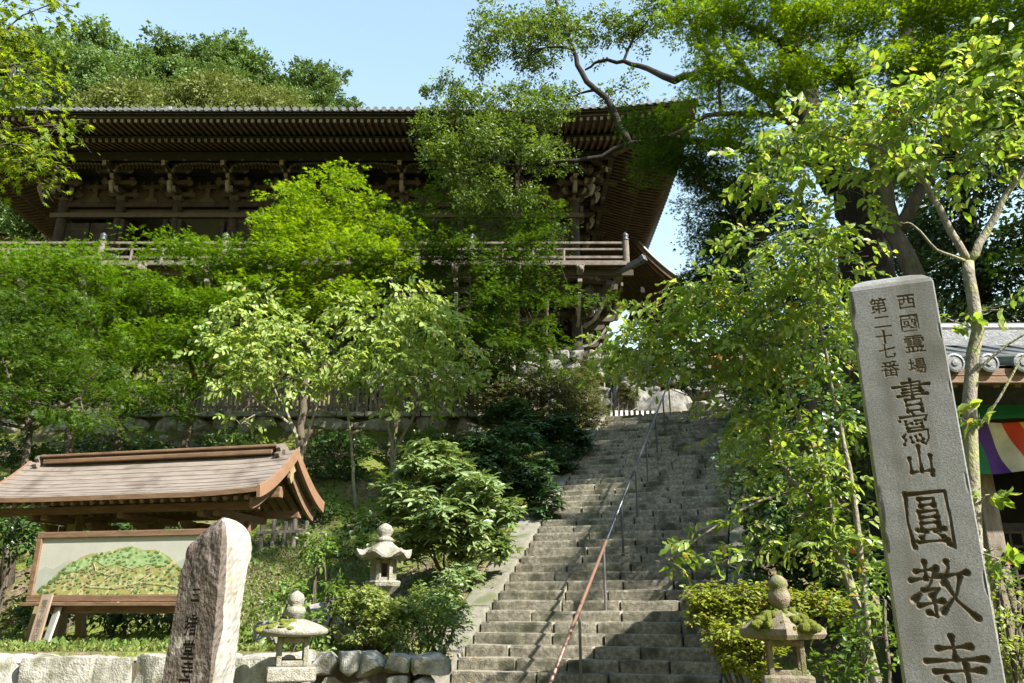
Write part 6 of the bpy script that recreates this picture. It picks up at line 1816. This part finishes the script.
# woodland on the hill behind the roof: four kinds, copied
def hill_kind(mat, seed, rx, h, conif=False, round_=False):
    g = np.random.default_rng(seed)
    base = np.zeros(3)
    bl = []
    if conif:
        for i in range(9):
            t = .18 + .8 * i / 9
            rr = rx * (1.08 - t)
            for q in range(3):
                a = g.uniform(0, 6.28)
                bl.append((np.array([rr * .5 * math.cos(a), rr * .5 * math.sin(a), h * t]), (rr * .6, rr * .6, rr * .3), 1))
    elif round_:
        for i in range(46):
            d = nrm(g.normal(size=3)); d[2] = abs(d[2])
            bl.append((np.array([d[0] * rx * .78, d[1] * rx * .78, h * .35 + d[2] * h * .52]), (rx * .20, rx * .20, h * .09), 1.1))
    else:
        for i in range(17):
            d = nrm(g.normal(size=3))
            bl.append((np.array([d[0] * rx * .62, d[1] * rx * .62, h * .62 + d[2] * h * .30]), (rx * g.uniform(.28, .42), rx * g.uniform(.28, .42), h * g.uniform(.10, .15)), 1))
    t = plant('woodland_tree', '', 'tree', base, [([base, np.array([.2, 0, h * .4]), np.array([0, .1, h * .85])], .30, .08)], bl, leaf='bit', mat=mat, bark='bark', size=.20 if round_ else .30, lai=4.0, clump=None if round_ else (7, .45, .42), seed=seed, K=8, L=.5, up=.45, flat=.7, droop=.1, limb=.07, sub=2, shell=.30)
    return t
HLAB = {'a': 'leafy green tree on the wooded hill behind the roof', 'b': 'rounded olive tree on the hill just above the tiled eave', 'c': 'dark layered evergreen on the wooded hill behind the roof', 'd': 'tall mid green broadleaf on the wooded hill behind the roof'}
HGRP = {'a': 'leafy green hill trees', 'b': 'olive hill trees', 'c': 'dark hill evergreens', 'd': 'tall hill broadleaves'}
kinds = {'a': hill_kind('hill_a', 81, 5.2, 11), 'b': hill_kind('hill_b', 82, 5.4, 8.0, round_=True), 'c': hill_kind('hill_c', 83, 4.6, 14, conif=True), 'd': hill_kind('hill_c', 84, 5.0, 13)}
usedk = set()
def hill_tree(kind, px, py_top, Y, s=1.0, rz=0.0):
    """its top shows near py_top; it stands on the ground there"""
    o = kinds[kind]
    if kind in usedk:
        o = copy_tree(o)
    usedk.add(kind)
    p = at(px, py_top, Y)
    o.location = (p[0], Y, float(gh(p[0], Y)) - .4)
    o.rotation_euler = (0, 0, rz)
    hh = {'a': 10.6, 'b': 8.3, 'c': 14, 'd': 12.8}[kind]
    hgt = p[2] - o.location[2]
    sz = min(1.9, max(.75, hgt / hh)) if s is None else s
    o.scale = (s if s else sz,) * 2 + (sz,)
    o['label'], o['group'] = HLAB[kind], HGRP[kind]
    return o
rh = random.Random(4)
for k_, px, py, Y in (('a', 92, 32, 92), ('a', 60, 50, 90), ('a', 20, 40, 92), ('c', 35, 60, 84), ('d', -30, 30, 90), ('a', 120, 62, 88), ('a', 148, 60, 90), ('d', 190, 40, 97), ('d', 205, 52, 99), ('a', 172, 66, 90), ('a', 240, 55, 95), ('d', 258, 70, 94), ('c', 300, 66, 96), ('d', 318, 72, 94), ('c', 285, 80, 95), ('d', 332, 90, 93),
                  ('b', 158, 86, 76), ('b', 236, 82, 80), ('b', 198, 95, 72), ('b', 275, 95, 82), ('c', 15, 78, 72), ('c', 60, 76, 78), ('d', 105, 80, 78), ('a', -60, 60, 80), ('a', 225, 72, 90), ('a', 285, 95, 84)):
    o = hill_tree(k_, px, py, Y, None, rh.uniform(0, 6.28))
# down the slope beside the left corner of the hall, and the lower wood on the other side
for i in range(16):
    x = -60 + 3.2 * i + rh.uniform(-1, 1) if i < 9 else -44 + 2.3 * (i - 9)
    Y = rh.uniform(52, 66)
    k_ = rh.choice('aadc')
    o = kinds[k_] if k_ not in usedk else copy_tree(kinds[k_]); usedk.add(k_)
    o.location = (x, Y, float(gh(x, Y)) - .4); o.rotation_euler = (0, 0, rh.uniform(0, 6.28)); q = rh.uniform(.8, 1.1); o.scale = (q, q, q * .9)
    o['label'], o['group'] = HLAB[k_], HGRP[k_]
for i in range(14):
    x = 14 + 3.6 * i + rh.uniform(-1, 1)
    Y = rh.uniform(50, 62)
    k_ = rh.choice('acd')
    o = copy_tree(kinds[k_])
    o.location = (x, Y, float(gh(x, Y)) - .4); o.rotation_euler = (0, 0, rh.uniform(0, 6.28)); q = rh.uniform(.7, .95); o.scale = (q, q, q)
    o['label'], o['group'] = {'a': 'leafy green tree in the wood beyond the steps', 'c': 'dark layered evergreen in the wood beyond the steps', 'd': 'tall broadleaf in the wood beyond the steps'}[k_], 'wood beyond the steps ' + {'a': 'leafy', 'c': 'dark', 'd': 'tall'}[k_]

for q, (x, Y, k_) in enumerate(((4.5, 49, 'a'), (9.5, 48, 'd'), (14, 47, 'a'), (12, 52, 'c'))):
    o = copy_tree(kinds[k_]); o.location = (x, Y, float(gh(x, Y)) - .4); o.scale = (.75, .75, .72); o.rotation_euler = (0, 0, q * 1.3)
    o['label'], o['group'] = 'green tree in the gap behind the corner of the great hall', 'trees behind the corner of the great hall'
for q, (x, Y, k_, sc_) in enumerate(((-13, 1, 'd', 1.0), (-12, -9, 'a', 1.2), (-5, -14, 'd', 1.2), (3, -16, 'a', 1.2), (10, -20, 'd', 1.15), (-16, 8, 'a', 1.0), (-17, 14, 'd', .9), (16, 2, 'a', .62), (20, 10, 'd', .9), (-20, -2, 'a', 1.3), (22, -18, 'a', 1.1))):  # unseen trees added round the camera to cut the sky light
    o = copy_tree(kinds[k_]); o.location = (x, Y, float(gh(x, Y)) - .3); o.scale = (sc_,) * 3; o.rotation_euler = (0, 0, q * 1.7)
    o['label'], o['group'] = 'unseen leafy tree added to cut sky light round the forecourt', 'wood round the forecourt'
# fallen leaves on the steps and the ground
def litter(n, seed):
    g = np.random.default_rng(seed)
    P = []
    for _ in range(n):
        if g.random() < .55:
            k = int(g.integers(-2, 40)); b = g.choice([g.uniform(.02, WID - .02), g.uniform(.02, .35), WID - g.uniform(.02, .4)])
            P.append(ST(k * RUN + g.uniform(.04, .27), b, SZ + RISE * (k + 1) + .012))
        else:
            a, b = g.uniform(-.3, 11.2), g.uniform(-.45, -.05)
            P.append(ST(a, b, SZ + SLOPE * a + RISE * .72 + .022))
    P = np.array(P); m = len(P)
    X = g.normal(size=(m, 3)) * np.array([1, 1, .12]); N = np.array([0, 0, 1.0]) + g.normal(size=(m, 3)) * .25
    V_, T_ = leaf_arrays(P, X, N, .055 * g.uniform(.5, 1.3, m), 'oval')
    o = link('fallen_leaves', tri_mesh('fallen_leaves', V_, T_), M['litter']); o['kind'] = 'stuff'
litter(900, 3)
# grass and moss tufts on the bank (nobody could count them), small weeds
def tufts(nm, n, region, size, mat, seed, tn='lance'):
    g = np.random.default_rng(seed)
    x = g.uniform(region[0], region[1], n); y = g.uniform(region[2], region[3], n)
    a, b = DA * (x - SX) + DB * (y - SY), DB * (x - SX) - DA * (y - SY)
    P = np.stack([x, y, gh(x, y)], 1)
    dens_ = wav(P * np.array([1, 1, 0]), 1.4, seed)
    ok_ = ((b < -.75) | (b > 4.5)) & (dens_ > -.25) & (y > 9.9)
    P = P[ok_]
    m = len(P)
    X = g.normal(size=(m, 3)) * np.array([.7, .7, .15]) + np.array([0, 0, .75])
    N = g.normal(size=(m, 3)) + np.array([0, -.3, .3])
    V_, T_ = leaf_arrays(P, X, N, size * g.uniform(.5, 1.4, m), tn)
    o = link(nm, tri_mesh(nm, V_, T_), M[mat])
    o['kind'] = 'stuff'
tufts('bank_grass', 60000, (-10, 0, 9.9, 18), .07, 'grass', 5)
tufts('bank_weeds', 5000, (-9, 0, 10.5, 22), .12, 'fern', 6, 'oval')
tufts('upper_ground_cover', 9000, (4, 12, 9.9, 24), .13, 'fern', 7, 'oval')
for i, (px, py, Y, lb) in enumerate(((316, 556, 12.4, 'leafy weed growing on the bank past the shelter gable'), (330, 610, 10.6, 'small leafy weed between the two pale lanterns'), (308, 640, 10.0, 'low weed behind the moss capped round lantern'), (286, 610, 10.9, 'broad leaved weed at the foot of the mossy bank'))):
    shrub(px, py, Y, lb, [B(px, py - 10, Y, 13, 14), B(px + 5, py - 20, Y, 8, 10)], 'fern', 90 + i, leaf='oval', size=.075, name='weed', cat='plant', whorl=False, K=7, L=.16, nst=3)
